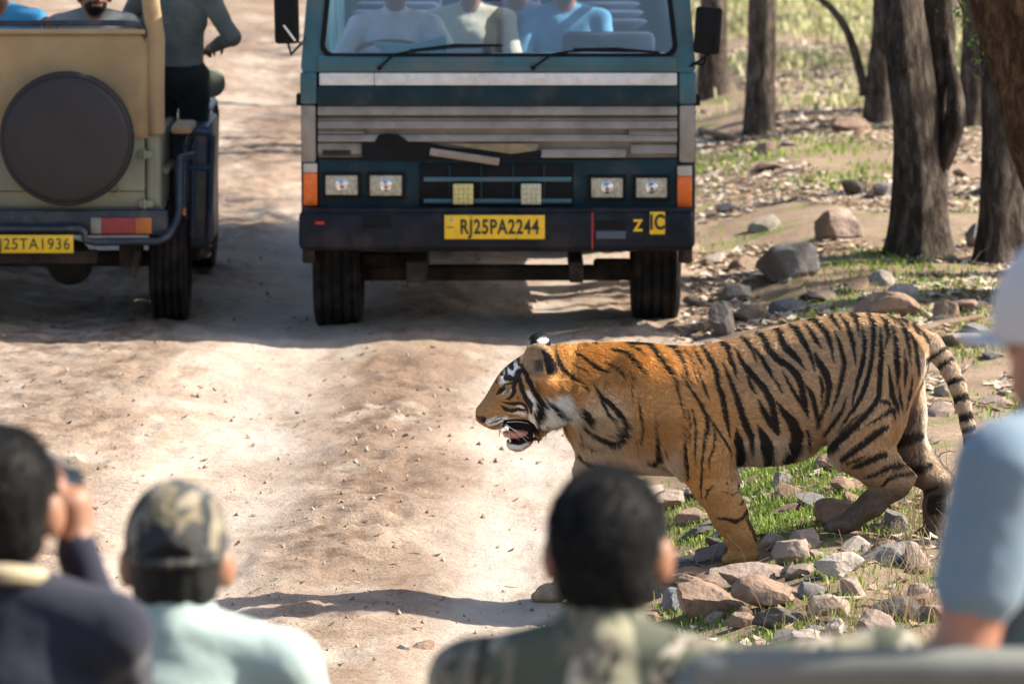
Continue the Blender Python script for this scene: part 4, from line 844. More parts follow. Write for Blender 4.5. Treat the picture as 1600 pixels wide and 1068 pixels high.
# ------------------------------------------------------------------ ground cover
def grass_mask(x, y): return fbm(x * .9 + 4, y * .55, 0, 4, 91) + .35 * np.exp(-((x - 1.25) / .5) ** 2 - ((y - 19.6) / 1.3) ** 2) + .25 * np.exp(-((x - .95) / .4) ** 2 - ((y - 17.9) / .8) ** 2) + .12 * np.exp(-((y - 24.5) / 3) ** 2)
def build_cover():
    g = np.random.default_rng(21)
    def blades(n, ylo, yhi, hl, wd, thr, cols, spread=.05, bend=.6, per=22):
        C = []
        while sum(len(c) for c in C) < n // per:
            y = g.uniform(ylo, yhi, 4000); e = edge_x(y); x = e + .02 + g.uniform(0, 1, 4000) * (.10 * y * 1.02 - e + .3); m = grass_mask(x, y) + g.normal(0, .14, 4000) - sum(1.2 * np.exp(-(((x - a[0] - .02) / .10) ** 2 + ((y - a[1] + .1) / .22) ** 2)) for a in PAWS) > thr; C.append(np.stack([x, y], 1)[m])
        C = np.concatenate(C)[:n // per]; B = np.repeat(C, per, 0) + g.normal(0, spread, (len(C) * per, 2)); n = len(B)
        b = np.stack([B[:, 0], B[:, 1], hgt(B[:, 0], B[:, 1]) - .004], 1); a = g.uniform(0, 2 * PI, n); L = hl * g.uniform(.4, 1.3, n); d = np.stack([np.cos(a), np.sin(a), 0 * a], 1); s = np.stack([-np.sin(a), np.cos(a), 0 * a], 1); w = wd * g.uniform(.7, 1.3, n); be = bend * g.uniform(.2, 1.2, n)
        mid = b + (d * (be * .35)[:, None] + (0, 0, .62)) * L[:, None]; tip = b + (d * be[:, None] + (0, 0, 1 - .25 * 1)) * L[:, None]
        V = np.stack([b - s * w[:, None], b + s * w[:, None], mid + s * (w * .8)[:, None], mid - s * (w * .8)[:, None], tip], 1).reshape(-1, 3); i = np.arange(n)[:, None] * 5
        T_ = np.concatenate([i + [0, 1, 2], i + [0, 2, 3], i + [3, 2, 4]]); c = np.array(cols)[g.integers(0, len(cols), n)] * g.uniform(.75, 1.3, (n, 1)); return V, T_, np.repeat(c, 5, 0)
    GR = attr_mat('grass_blade', rough=.55, spec=.25, trans=.35)
    green = ((.17, .27, .04), (.22, .31, .05), (.13, .22, .035), (.30, .32, .08))
    P = [blades(13000, 17.0, 21.5, .042, .0026, .52, green, .06), blades(5000, 21.5, 30, .045, .0040, .58, green, .11), blades(2500, 30, 42, .06, .006, .48, green, .16), blades(16000, 40, 62, .13, .012, .05, ((.42, .40, .20), (.50, .47, .27), (.34, .35, .15)), .4)]
    Vs, Fs, Cs, o = [], [], [], 0
    for V, T_, c in P: Vs.append(V); Fs.append(T_ + o); Cs.append(c); o += len(V)
    me = mesh_np('grass', np.concatenate(Vs), np.concatenate(Fs)); set_col(me, np.concatenate(Cs)); tag(link('grass', me, GR), 'short bright green grass growing in patches between the stones', 'grass', None, 'stuff')
    # dry stalks near the hind feet and along the verge
    n = 620; spots = [(1450, 800, 28, 34), (1425, 885, 34, 22), (1480, 760, 22, 20), (1330, 960, 60, 14), (1255, 985, 60, 12), (1240, 770, 30, 8), (1160, 860, 26, 5), (1500, 480, 40, 40), (1420, 950, 40, 20)]; Vs, Fs, Cs, o = [], [], [], 0
    wt = np.array([.30, .16, .14, .09, .06, .05, .02, .06, .12]); wt /= wt.sum()
    for k in range(n):
        sx, sy, rx, ry = spots[g.choice(len(spots), p=wt)]; q = gnd(sx + g.normal(0, rx), sy + g.normal(0, ry) + 18); L = g.uniform(.05, .22); a = g.uniform(0, 6.28); d = np.array([math.cos(a), math.sin(a), 0]); s = np.array([1, 0, 0]) * .0014 * g.uniform(.7, 1.5); b = np.array(q) - (0, 0, .01); be = g.uniform(.1, .9); pts = [b + d * be * L * t ** 1.6 + np.array([0, 0, 1]) * L * (t - .35 * be * t * t) + g.normal(0, .004, 3) for t in np.linspace(0, 1, 5)]
        V = np.concatenate([[p - s * (1 - .6 * i / 4), p + s * (1 - .6 * i / 4)] for i, p in enumerate(pts)]); Vs.append(V); Fs.append(np.array([[2 * i, 2 * i + 1, 2 * i + 3, 2 * i + 2] for i in range(4)]) + o); Cs.append(np.tile(np.array((.46, .34, .19)) * g.uniform(.6, 1.3), (len(V), 1))); o += len(V)
    me = mesh_np('dry_grass', np.concatenate(Vs), np.concatenate(Fs)); set_col(me, np.concatenate(Cs)); tag(link('dry_grass', me, GR), 'dry straw coloured grass stalks around the tiger hind feet', 'dry grass', None, 'stuff')
    # dead leaves over the forest floor
    n = 44000; y = 17 + 40 * g.uniform(0, 1, n) ** .8; e = edge_x(y); x = e - .1 + g.uniform(0, 1, n) ** .9 * (.105 * y - e + .3); keep = (fbm(x * .8, y * .6, 0, 3, 55) > -.25) & ((y > 20.5) | (g.uniform(0, 1, n) < .45)); x, y = x[keep], y[keep]; C = np.stack([x, y, hgt(x, y) + .012], 1)
    V, F_, c = leaf_cards(C, .075, g, ((.40, .30, .21), (.52, .43, .33), (.30, .20, .13), (.62, .55, .46), (.12, .08, .055), (.20, .13, .09)), .25, .6); me = mesh_np('leaf_litter', V, F_, False); set_col(me, c); tag(link('leaf_litter', me, attr_mat('dead_leaf', rough=.75, spec=.2, trans=.12)), 'pale dead leaves strewn over the forest floor', 'leaf litter', None, 'stuff')
    # clods and grit on the track, bits of bark
    n = 9500; y = 15.6 + 16 * g.uniform(0, 1, n) ** 1.3; x = g.uniform(-1, 1, n) * .115 * y; rid = np.exp(-((x + .62 - .02 * (y - 21)) / .35) ** 2) * sstep(19, 20.4, y) * sstep(26, 23.5, y); keep = (x < edge_x(y) + .5) & ((g.uniform(0, 1, n) < .18 + .82 * rid) | (fbm(x * 1.2, y * 1.2, 0, 3, 95) > .28)); x, y = x[keep], y[keep]; n = len(x)
    s = .004 + .014 * g.uniform(0, 1, n) ** 6; base = np.array([(0, 0, 1), (.9, .1, -.2), (-.3, .85, -.1), (-.5, -.75, -.2), (.1, -.1, -.6)]); F0 = np.array([(0, 1, 2), (0, 2, 3), (0, 3, 1), (4, 2, 1), (4, 3, 2), (4, 1, 3)])
    V = base[None] * s[:, None, None] * g.uniform(.6, 1.4, (n, 5, 3)); a = g.uniform(0, 6.28, n); ca, sa = np.cos(a)[:, None], np.sin(a)[:, None]; V = np.stack([V[..., 0] * ca - V[..., 1] * sa, V[..., 0] * sa + V[..., 1] * ca, V[..., 2]], -1) + np.stack([x, y, hgt(x, y) + .008 + s * .35], 1)[:, None]
    c = np.array(((.36, .26, .19), (.30, .21, .15), (.42, .33, .26), (.20, .14, .10)))[g.integers(0, 4, n)] * g.uniform(.7, 1.2, (n, 1)); me = mesh_np('grit', V.reshape(-1, 3), (F0[None] + np.arange(n)[:, None, None] * 5).reshape(-1, 3), False); set_col(me, np.repeat(c, 5, 0)); tag(link('grit', me, attr_mat('grit_clod', rough=.95, spec=.1)), 'loose clods and grit scattered on the track', 'grit', None, 'stuff')
    n = 900; y = 15.8 + 14 * g.uniform(0, 1, n); x = g.uniform(-1, .4, n) * .11 * y; kp = (x < edge_x(y)) & (g.uniform(0, 1, n) < .3 + .7 * churn(x, y) + .3 * (fbm(x, y, 0, 3, 97) > .1)); C = np.stack([x, y, hgt(x, y) + .02], 1)[kp]
    V, F_, c = leaf_cards(C, .042, g, ((.20, .13, .08), (.13, .085, .055), (.34, .24, .15), (.26, .17, .10)), .3, .45); me = mesh_np('leaf_scraps', V, F_, False); set_col(me, c); tag(link('leaf_scraps', me, bpy.data.materials['dead_leaf']), 'brown leaf scraps and bark bits lying on the track', 'leaf litter', None, 'stuff')
    # twigs
    tw = mat('twig_brown', (.13, .09, .06), .9, var=.3)
    for i, (lab, pts, r) in enumerate((('curved dead branch lying behind the tiger rump', [(1436, 522), (1470, 512), (1505, 506), (1535, 500)], .022), ('forked dry twig standing under the tiger belly', [(1218, 768), (1217, 745), (1216, 726)], .004), ('thin curled twig by the tiger tail', [(1463, 722), (1470, 708), (1484, 704), (1494, 706)], .003),
            ('fallen branch lying between bus wheel and dark stump', [(1095, 210), (1120, 216), (1150, 222)], .03), ('short twig lying on the track beside the far paw', [(752, 922), (780, 918), (812, 921)], .006), ('thin twig on the track below the bus', [(540, 806), (556, 800), (588, 806)], .006), ('dead root lying among stones above the shoulder', [(1095, 520), (1120, 512), (1160, 500), (1195, 498)], .028))):
        b = MB(); P3 = []
        q0 = gnd(*pts[0])
        for j, p in enumerate(pts): P3.append(at(p[0], p[1], q0.y) if 'stand' in lab or 'curl' in lab else gnd(*p) + Vector((0, 0, r)))
        b.tube(P3, [r * (1 - .55 * j / len(pts)) for j in range(len(pts))], 8); tag(b.build('dead_branch' if r > .01 else 'twig', tw), lab, 'branch' if r > .01 else 'twig')
build_cover()

# ------------------------------------------------------------------ people
SKIN = mat('skin_brown', (.28, .13, .075), .5, var=.10, scale=12, bump=.08, bscale=90)
SKIN2 = mat('skin_tanned', (.42, .19, .12), .5, var=.10, scale=12, bump=.08, bscale=90)
for _m in (SKIN, SKIN2):
    _b = _m.node_tree.nodes['Principled BSDF']; _b.inputs['Subsurface Weight'].default_value = .18; _b.inputs['Subsurface Radius'].default_value = (.02, .007, .004)
HAIR = mat('hair_black', (.0045, .004, .004), .6, var=.3, scale=30, bump=.25, bscale=120, dirt=(.012, .0115, .012), dscale=9, spec=.3)
SHOE = mat('shoe_dark', (.025, .02, .018), .6)
def cloth(name, col, var=.10, bump=.35, bs=9.0, rough=.9): return mat(name, col, rough, var=var, scale=5, bump=bump, bscale=bs, sheen=.15, spec=.25)
def camo(name, cols, sc=9.0):
    m, t, N, L, B = nt(name); tc = N.new('ShaderNodeTexCoord'); out = None
    mp = N.new('ShaderNodeMapping'); mp.inputs['Scale'].default_value = (1.7, 1, .8); L.new(tc.outputs['Object'], mp.inputs[0])
    for i, c in enumerate(cols[1:]):
        n = N.new('ShaderNodeTexNoise'); n.noise_dimensions = '4D'; n.inputs['W'].default_value = i * 7.3; n.inputs['Scale'].default_value = sc; n.inputs['Detail'].default_value = 2.5; n.inputs['Distortion'].default_value = .8
        L.new(mp.outputs[0], n.inputs['Vector']); r = N.new('ShaderNodeMapRange'); r.inputs[1].default_value = .535; r.inputs[2].default_value = .555; L.new(n.outputs['Fac'], r.inputs[0])
        x = N.new('ShaderNodeMix'); x.data_type = 'RGBA'; L.new(r.outputs[0], x.inputs[0])
        if out is None: x.inputs[6].default_value = (*cols[0], 1)
        else: L.new(out, x.inputs[6])
        x.inputs[7].default_value = (*c, 1); out = x.outputs[2]
    L.new(out, B.inputs['Base Color']); B.inputs['Roughness'].default_value = .9
    nb = N.new('ShaderNodeTexNoise'); nb.inputs['Scale'].default_value = 12; L.new(tc.outputs['Object'], nb.inputs['Vector']); bp = N.new('ShaderNodeBump'); bp.inputs['Strength'].default_value = .4; bp.inputs['Distance'].default_value = .02
    L.new(nb.outputs['Fac'], bp.inputs['Height']); L.new(bp.outputs[0], B.inputs['Normal']); return m

def hand(s, wr, d, nrm, curl=.7, k=.006, side=1, tagv=0):
    """palm and five fingers from the wrist; d along the fingers, nrm out of the palm"""
    wr = Vector(wr); d = Vector(d).normalized(); nrm = Vector(nrm).normalized(); lat = d.cross(nrm).normalized() * side
    pc = wr + d * .045; s.cap(wr + d * .01, wr + d * .075, .027, .030, .012, tagv); s.cap(pc + lat * .015 + d * .03, pc - lat * .018 + d * .03, .018, .017, .012, tagv)
    for i, (o, L) in enumerate(((-.030, .058), (-.010, .072), (.010, .078), (.029, .070))):
        b0 = wr + d * (.088 - .006 * abs(i - 2)) + lat * o; p = b0; r = .0095; a = 0
        for j in range(3):
            a += curl * (.6 + .35 * j); dd = d * math.cos(a) + nrm * math.sin(a); q = p + dd * L * (.48, .32, .24)[j]; s.cap(p, q, r, r * .9, k, tagv); p = q; r *= .9
    t0 = wr + d * .035 + lat * .026; t1 = t0 + (lat * .8 + d * .5 + nrm * .35).normalized() * .038; t2 = t1 + (d * .8 + nrm * .6 + lat * .1).normalized() * .034
    s.cap(t0, t1, .013, .0115, .010, tagv); s.cap(t1, t2, .0115, .009, k, tagv)

def hair_strands(ho, HV, HF, nrm, root, hc, n):
    g = np.random.default_rng(9); fi = g.integers(0, len(HF), n); w = g.dirichlet((1, 1, 1, 1), n); p = (HV[HF[fi]] * w[..., None]).sum(1); m = (nrm[HF[fi]] * w[..., None]).sum(1)
    fl = np.tile(np.array([0, -.25, -1.0]), (n, 1)) + .45 * g.normal(size=(n, 3)); fl -= m * (fl * m).sum(1)[:, None]; fl /= np.linalg.norm(fl, axis=1)[:, None] + 1e-9; L = .013 * g.uniform(.5, 1.3, (n, 1))
    p1 = p + (fl * .8 + m * .5) * L * .5; p2 = p1 + (fl + m * .15) * L * .6; cu = bpy.data.hair_curves.new('hair_strands'); cu.add_curves([3] * n)
    cu.attributes['position'].data.foreach_set('vector', np.stack([p - m * .002, p1, p2], 1).astype(np.float32).ravel()); ra = cu.attributes.get('radius') or cu.attributes.new('radius', 'FLOAT', 'POINT'); ra.data.foreach_set('value', np.tile(np.array([.0007, .0005, .0001], np.float32), n))
    o = bpy.data.objects.new('hair_strands', cu); COL.objects.link(o); o.parent = ho; cu.materials.append(HAIR); o['kind'] = 'stuff'

def person(label, loc, rz=0.0, cat='person', shirt=None, trouser=None, skin=SKIN, h=.008, arms=None, legs='sit', sleeve='long', hair='short', sink=0.0, lean=0.0, twist=0.0, build=1.0, group=None, tilt=0.0, collar=None, beard=False, strands=0):
    root = thing('person', label, cat, loc, rz, group)
    zlo = -.50 if legs == 'sit' else -.95
    s = SDF((-.50, -.35, zlo), (.50, .80, .95), h)
    def Lp(p):  # lean the upper body forward about the hips
        z = p[2] - .10
        if z <= 0: return p
        return (p[0], p[1] + math.sin(lean) * z, .10 + math.cos(lean) * z)
    b = build
    s.ell((0, 0, .10), (.165 * b, .125 * b, .12), None, .03, 2)
    s.ell(Lp((0, .005, .24)), (.145 * b, .115 * b, .17), (-lean, 0, 0), .05, 1); s.ell(Lp((0, .0, .43)), (.17 * b, .118 * b, .19), (-lean, 0, 0), .05, 1)
    SH = {}
    for q in (-1, 1):
        sh = Lp((q * .178 * b, -.005, .555)); SH[q] = sh; s.cap(Lp((q * .04, -.01, .60)), sh, .062, .062, .04, 1)
    s.cap(Lp((0, -.005, .57)), Lp((0, .02, .70)), .060, .056, .02, 0)
    hc = Vector(Lp((0, .035, .785 - sink)))
    if collar: s.cap(Lp((0, -.004, .610)), Lp((0, .004, .645)), .073, .066, .01, 1)
    s.ell(hc, (.076, .097, .112), (-tilt, 0, 0), .01, 0); s.ell(hc + Vector((0, .045, -.062)), (.056, .055, .055), None, .03, 4 if beard else 0)
    s.cap(hc + Vector((0, .090, .005)), hc + Vector((0, .112, -.022)), .010, .015, .008, 0)
    s.cap(hc + Vector((-.018, .094, -.058)), hc + Vector((.018, .094, -.058)), .008, .008, .006, 0)
    for q in (-1, 1):
        s.ell(hc + Vector((q * .085, -.004, -.014)), (.015, .028, .037), (0, 0, q * -.35), .006, 0); s.ell(hc + Vector((q * .031, .098, .008)), (.018, .012, .011), None, .006, 0, True)
    A = arms or {}
    for q in (-1, 1):
        sh = Vector(SH[q]); el, wr, hd, hn, cu = A.get(q, ((q * .25, .10, .32), (q * .17, .33, .24), (-q * .4, 1, -.1), (0, -.2, -1), .5))
        if sleeve != 'short': s.cap(sh, el, .057 * b, .046 * b, .025, 1)
        if sleeve == 'long': s.cap(el, wr, .045 * b, .034, .02, 1)
        else:
            s.cap(el, wr, .041 * b, .028, .02, 0)
            if sleeve == 'short': mid = sh.lerp(Vector(el), .60); s.cap(sh, mid, .066 * b, .062 * b, .012, 1); s.cap(mid, el, .045 * b, .043 * b, .01, 0)
        hand(s, wr, hd, hn, cu, .006, -q if q > 0 else 1, 0)
    for q in (-1, 1):
        hp = (q * .09, .02, .09)
        kn, an = ((q * .13, .45, .10), (q * .13, .42, -.34)) if legs == 'sit' else ((q * .10, .03, -.36), (q * .10, .0, -.82))
        if legs == 'hang': kn, an = (q * .10, .36, .06), (q * .10, .34, -.36)
        s.chain([hp, kn, an], [.090 * b, .064 * b, .046], .025, 2)
        if legs != 'none': s.cap((an[0], an[1] - .03, an[2] - .06), (an[0] * 1.1, an[1] + .15, an[2] - .08), .043, .035, .02, 3)
    V, Fq = s.mesh()
    reg = s.region(V); 
    if sleeve == 'short' or True:
        for q in (-1, 1): pass
    # soft folds in the cloth
    fold = .006 * fbm(V[:, 0] * 9, V[:, 1] * 9, V[:, 2] * 14, 3, 5) * np.isin(reg, (1, 2)); c0 = V.mean(0); dr = V - (c0 * (1, 1, 0) + V * (0, 0, 1)); dr /= np.linalg.norm(dr, axis=1)[:, None] + 1e-6
    V = V + dr * fold[:, None]
    me = mesh_np('body', V, Fq); mats = [skin, shirt or HAIR, trouser or SHOE, SHOE, HAIR]
    o = link('body', me, mats, root); fr = reg[Fq]; mi = np.where((fr[:, 0] == fr[:, 1]) | (fr[:, 0] == fr[:, 2]), fr[:, 0], fr[:, 1]); me.polygons.foreach_set('material_index', mi.astype(np.int32))
    sm = o.modifiers.new('s', 'SMOOTH'); sm.factor = .5; sm.iterations = 2
    for q in (-1, 1):
        e = MB(); bmesh.ops.create_icosphere(e.bm, subdivisions=2, radius=.0125, matrix=Matrix.Translation(hc + Vector((q * .031, .083, .008)))); eo = e.build('eye', bpy.data.materials.get('eye_white') or mat('eye_white', (.75, .72, .68), .2), root)
        e = MB(); bmesh.ops.create_icosphere(e.bm, subdivisions=1, radius=.006, matrix=Matrix.Translation(hc + Vector((q * .031, .092, .008)))); e.build('iris', HAIR, eo)
    if hair != 'none':
        hs = SDF(hc - Vector((.12, .15, .16)), hc + Vector((.12, .15, .16)), .005)
        hs.ell(hc + Vector((0, -.008, .026)), (.085, .103, .101), None, .01); hs.ell(hc + Vector((0, -.042, -.045)), (.070, .056, .052), None, .03)
        hs.ell(hc + Vector((0, .11, -.045)), (.13, .105, .115), None, .02, 0, True)
        for q in (-1, 1): hs.ell(hc + Vector((q * .092, .002, -.024)), (.024, .036, .046), None, .01, 0, True)
        HV, HF = hs.mesh(); n_ = HV - np.array(hc); n_ /= np.linalg.norm(n_, axis=1)[:, None]
        HV = HV + n_ * (.003 * fbm(HV[:, 0] * 60, HV[:, 1] * 60, HV[:, 2] * 16, 3, 9))[:, None]; ho = link('hair', mesh_np('hair', HV, HF), HAIR, root)
        if strands: hair_strands(ho, HV, HF, n_, root, hc, strands)
    return root, hc, s

def cap_on(root, hc, m, brim_dir=1, strap=True, scale=1.0):
    hs = SDF(hc - Vector((.14, .24, .14)), hc + Vector((.14, .24, .18)), .005); c = hc + Vector((0, -.004, .032))
    hs.ell(c, (.090 * scale, .110 * scale, .108 * scale), None, .01); hs.ell(c, (.084 * scale, .104 * scale, .100 * scale), None, .004, 0, True)
    hs.add(lambda X, Y, Z: (c[2] - .030) - Z + 0 * X + 0 * Y, hc - Vector((.2, .2, .2)), hc + Vector((.2, .2, .2)), .004, 0) if False else None
    lo = c[2] - .028
    hs.v = np.maximum(hs.v, (lo - (hs.lo[2] + hs.h * np.arange(hs.n[2])))[None, None, :].astype(np.float32))
    if strap: hs.ell(c + Vector((0, -.11 * brim_dir, -.028)), (.044, .05, .036), None, .004, 0, True)
    V, F_ = hs.mesh(); o = link('cap', mesh_np('cap', V, F_), m, root)
    b = MB(); n = 16
    A = [b.bm.verts.new((c[0] + .082 * scale * math.sin(a), c[1] + brim_dir * .098 * scale * math.cos(a), c[2] - .022)) for a in np.linspace(-1.2, 1.2, n)]
    B = [b.bm.verts.new((c[0] + .092 * scale * math.sin(a), c[1] + brim_dir * (.098 * math.cos(a) + .075 * max(0, math.cos(a * 1.25))) * scale, c[2] - .036)) for a in np.linspace(-1.2, 1.2, n)]
    for i in range(n - 1): b.bm.faces.new((A[i], A[i + 1], B[i + 1], B[i]))
    br = b.build('cap_brim', m, o); md = br.modifiers.new('t', 'SOLIDIFY'); md.thickness = .004
    if strap:
        b = MB(); b.tube([(c[0] + .086 * scale * math.sin(a), c[1] - brim_dir * .106 * scale * math.cos(a), c[2] - .020) for a in np.linspace(-.6, .6, 9)], .009, 6); b.build('cap_strap', m, o)
    return o

# --- four watchers in the nearer jeep, seen from behind
def near_people():
    KH = cloth('trouser_khaki', (.17, .13, .09))
    def base(px, py_top, Y, hgt_top=.897):   # head top pixel -> seat origin
        q = at(px, py_top, Y); return (q.x, q.y, q.z - hgt_top)
    # camo jacket, bare black hair
    CJ = camo('camo_jacket', [(.18, .16, .115), (.33, .31, .21), (.055, .05, .04), (.40, .36, .29), (.085, .095, .065)], 8.5)
    L = base(942, 750, 7.6, .87)
    person('person with short black hair in a camouflage jacket below the tiger', L, -0.14, shirt=CJ, trouser=KH, h=.007, lean=.04, build=1.12, collar=True, sink=.03, strands=9000,
           arms={-1: ((-.20, .08, .28), (-.16, .32, .22), (.3, 1, 0), (0, 0, -1), .6), 1: ((.43, .05, .595), (.33, .34, .53), (-.5, 1, 0), (0, 0, -1), .8)})
    # camouflage cap, mint shirt
    L = base(268, 752, 8.6, .875)
    r, hc, s = person('person in a camouflage cap and pale mint shirt', L, -.05, shirt=cloth('shirt_mint', (.37, .47, .44), .07, .6, 7), trouser=KH, h=.008, lean=.05, build=1.04, collar=True, hair='short', sink=.055,
           arms={-1: ((-.27, .08, .30), (-.20, .32, .26), (.3, 1, 0), (0, 0, -1), .7), 1: ((.28, .10, .31), (.16, .33, .36), (-.3, 1, .1), (0, 0, -1), .7)})
    cap_on(r, hc, camo('camo_cap', [(.055, .055, .052), (.20, .165, .10), (.022, .026, .03), (.26, .22, .16), (.03, .035, .045)], 13), 1, True, 1.0)
    # navy shirt, camera held up to the eye
    L = base(-10, 678, 7.9, .865)
    r, hc, s = person('person in a navy shirt holding a camera up to the eyes', L, -.10, shirt=cloth('shirt_navy', (.016, .018, .032), .15), trouser=KH, h=.006, lean=.02, build=1.0, collar=False, hair='short', sink=.04, strands=9000,
           arms={-1: ((-.30, .16, .40), (-.14, .25, .66), (.7, .3, .7), (1, .2, 0), .6), 1: ((.175, .19, .40), (.098, .165, .655), (-.10, .25, 1), (-.9, .35, 0), .75)})
    kc = mat('strap_cream', (.36, .30, .19), .8, var=.25, scale=25)
    b = MB(); c = Vector((0, -.002, .635)); b.tube([(c.x + .074 * math.cos(a), c.y + .074 * math.sin(a), c.z - .02 * math.sin(a) + .004) for a in np.linspace(0, 2 * PI, 33)], .016, 8, False); b.build('scarf', kc, r)
    # the camera is held, a thing of its own
    M = Matrix.Translation(L) @ Matrix.Rotation(-.10, 4, 'Z'); cp = M @ (hc + Vector((.035, .165, -.01)))
    cm = thing('camera', 'black camera held up by the person in the navy shirt', 'camera', cp); BK = mat('camera_black', (.012, .012, .013), .4)
    b = MB(); b.box((0, .0, 0), (.13, .05, .09), None, .012); b.box((0, -.005, .05), (.05, .05, .03), None, .01); b.build('camera_body', BK, cm)
    b = MB(); b.lathe([(.034, .02), (.036, .09), (.04, .10), (.04, .17), (.03, .17)], (0, 0, -.005), 'Y', 24); b.build('lens', BK, cm)
    b = MB(); b.box((.03, -.03, .02), (.05, .012, .03), None, .004); b.build('eyepiece', mat('camera_glass', (.05, .08, .12), .08), cm)
    # blue T-shirt at the side, pale cap
    L = base(1712, 378, 7.15, .855)
    r, hc, s = person('person in a light blue short sleeved shirt and pale cap at the frame edge', L, .75, shirt=cloth('tshirt_blue', (.16, .225, .285), .08, .6, 7), trouser=cloth('trouser_navy', (.03, .035, .05)), skin=SKIN2, h=.008, lean=.0, build=1.06, hair='short', sleeve='short', sink=.075,
           arms={-1: ((-.245, .02, .30), (-.235, .24, .17), (.1, 1, -.2), (0, 0, -1), .7), 1: ((.30, .05, .28), (.22, .28, .16), (-.3, 1, 0), (0, 0, -1), .6)})
    cap_on(r, hc, cloth('cap_pale', (.55, .52, .52), .04), 1, False, 1.2)
near_people()

# --- the jeep they sit in: only its rear rail shows
def near_jeep():
    z = hz(-.1, 7.6); root = thing('viewing_jeep', 'grey tubular rear rail of the jeep carrying the watchers', 'jeep', (-.1, 7.6, z)); kid = kidder(root)
    RAIL = mat('rail_grey', (.17, .175, .16), .8, var=.12, scale=8, bump=.05, spec=.2); BODY = mat('jeep_body_olive', (.12, .13, .09), .5); SEAT = mat('jeep_seat_dark', (.035, .03, .03), .8)
    Y = 6.95; r = .032
    b = MB(); b.tube([at(1082, 1120, Y), at(1086, 1072, Y), at(1100, 1056, Y), at(1140, 1050, Y), at(1400, 1046, Y), at(1700, 1046, Y), at(1712, 1066, Y), at(1714, 1120, Y)], r, 16); kid(b.build('rear_rail', RAIL))
    b = MB(); b.tube([at(1080, 1060, Y - .01), at(1080, 1100, Y - .01)], .018, 10); kid(b.build('rail_clamp', mat('clamp_teal', (.03, .16, .18), .4)))
    p = at(1083, 1118, Y); q = at(1713, 1118, Y)
    for k, c in enumerate((p, q)): b = MB(); b.tube([c, (c.x, Y, z + .95)], r * .9, 12); kid(b.build('rail_post', RAIL))
    b = MB(); b.bx(-1.0, .95, Y - .05, Y, z + .45, z + 1.02, .02); kid(b.build('tail_board', BODY))
    for xx in (-1.0, .91): b = MB(); b.bx(xx, xx + .04, Y + .002, Y + 3.2, z + .45, z + 1.0, .02); kid(b.build('body_side', BODY))
    b = MB(); b.bx(-.96, .91, Y, Y + 3.2, z + .45, z + .50, .0); kid(b.build('floor', BODY))
    b = MB(); b.bx(-.93, .88, Y + .42, Y + 1.25, z + .5, z + 1.24, .05); kid(b.build('bench_seat', SEAT))
    for x_, s in ((-.92, -1), (.87, 1)): wheel(kid, (x_, Y + .5, z + .335), .335, .2, .19, s); wheel(kid, (x_, Y + 2.9, z + .335), .335, .2, .19, s)
    b = MB(); b.bx(-.85, .8, Y + 2.3, Y + 3.7, z + .55, z + 1.05, .06); kid(b.build('bonnet', BODY))
near_jeep()

# --- people in the bus and the far jeep
def far_people():
    cx, YT, zg = BUS
    W_ = cloth('shirt_white_check', (.62, .66, .70), .10); DK = cloth('trouser_dark', (.05, .05, .06))
    d = at(617, 40, YT + .95)
    person('person in a white shirt driving the bus', (d.x, YT + 1.12, zg + 1.05), PI, shirt=W_, trouser=DK, h=.008, build=1.12, collar=True, lean=.12, sleeve='half',
           arms={-1: ((-.31, .20, .38), (-.12, .42, .42), (.6, .7, 0), (0, 0, -1), .9), 1: ((.31, .18, .37), (.10, .41, .40), (-.6, .7, 0), (0, 0, -1), .9)})
    specs = [(735, 1.95, cloth('shirt_cream', (.62, .56, .44)), 'person in a cream shirt seated behind the bus driver'), (806, 2.15, cloth('shirt_lilac', (.42, .33, .46)), 'person in a lilac top behind the bus windscreen'),
             (884, 2.0, cloth('shirt_sky_blue', (.14, .36, .55)), 'person in a sky blue shirt behind the bus windscreen')]
    for px, dy, m, lab in specs: 
        q = at(px, 40, YT + dy); person(lab, (q.x, YT + dy + .12, zg + 1.02), PI, shirt=m, trouser=DK, h=.010, build=1.1)
    cx, YJ, zg = JEEP
    q = at(143, 26, YJ + .95)
    person('bearded person in a grey shirt looking out over the jeep canvas', (q.x, YJ + .95, q.z - .60), PI + .25, shirt=cloth('shirt_grey', (.23, .24, .235), .12), trouser=DK, h=.007, build=1.1, beard=True, lean=.10, sink=.05,
           arms={-1: ((-.30, .12, .34), (-.20, .33, .30), (.5, .8, 0), (0, 0, -1), .6), 1: ((.32, .10, .38), (.40, .22, .36), (.2, .8, -.2), (0, 0, -1), .5)})
    q = at(20, 40, YJ + 1.05)
    person('person in a bright blue shirt bending down inside the jeep', (q.x - .02, YJ + 1.25, q.z - .50), PI - .3, shirt=cloth('shirt_bright_blue', (.05, .27, .50), .15), trouser=DK, h=.008, build=1.12, lean=.35,
           arms={-1: ((-.30, .14, .40), (-.34, .30, .52), (-.2, .8, .2), (0, 0, -1), .6), 1: ((.30, .10, .34), (.20, .30, .30), (.2, .8, -.2), (0, 0, -1), .5)})
    q = at(287, 112, YJ + 1.1)
    person('person in a dark olive uniform standing at the side of the jeep', (q.x - .04, YJ + 1.1, q.z - .13), -.25, shirt=cloth('uniform_olive', (.15, .165, .15), .25, .6, 14), trouser=cloth('uniform_dark', (.014, .019, .019), .2), h=.008, build=1.08, legs='stand', lean=-.05,
           arms={-1: ((-.30, .05, .40), (-.16, .26, .44), (0, 1, -.2), (0, 0, -1), .6), 1: ((.33, -.02, .33), (.16, .20, .26), (-.6, 1, -.2), (0, 0, -1), .5)})
far_people()

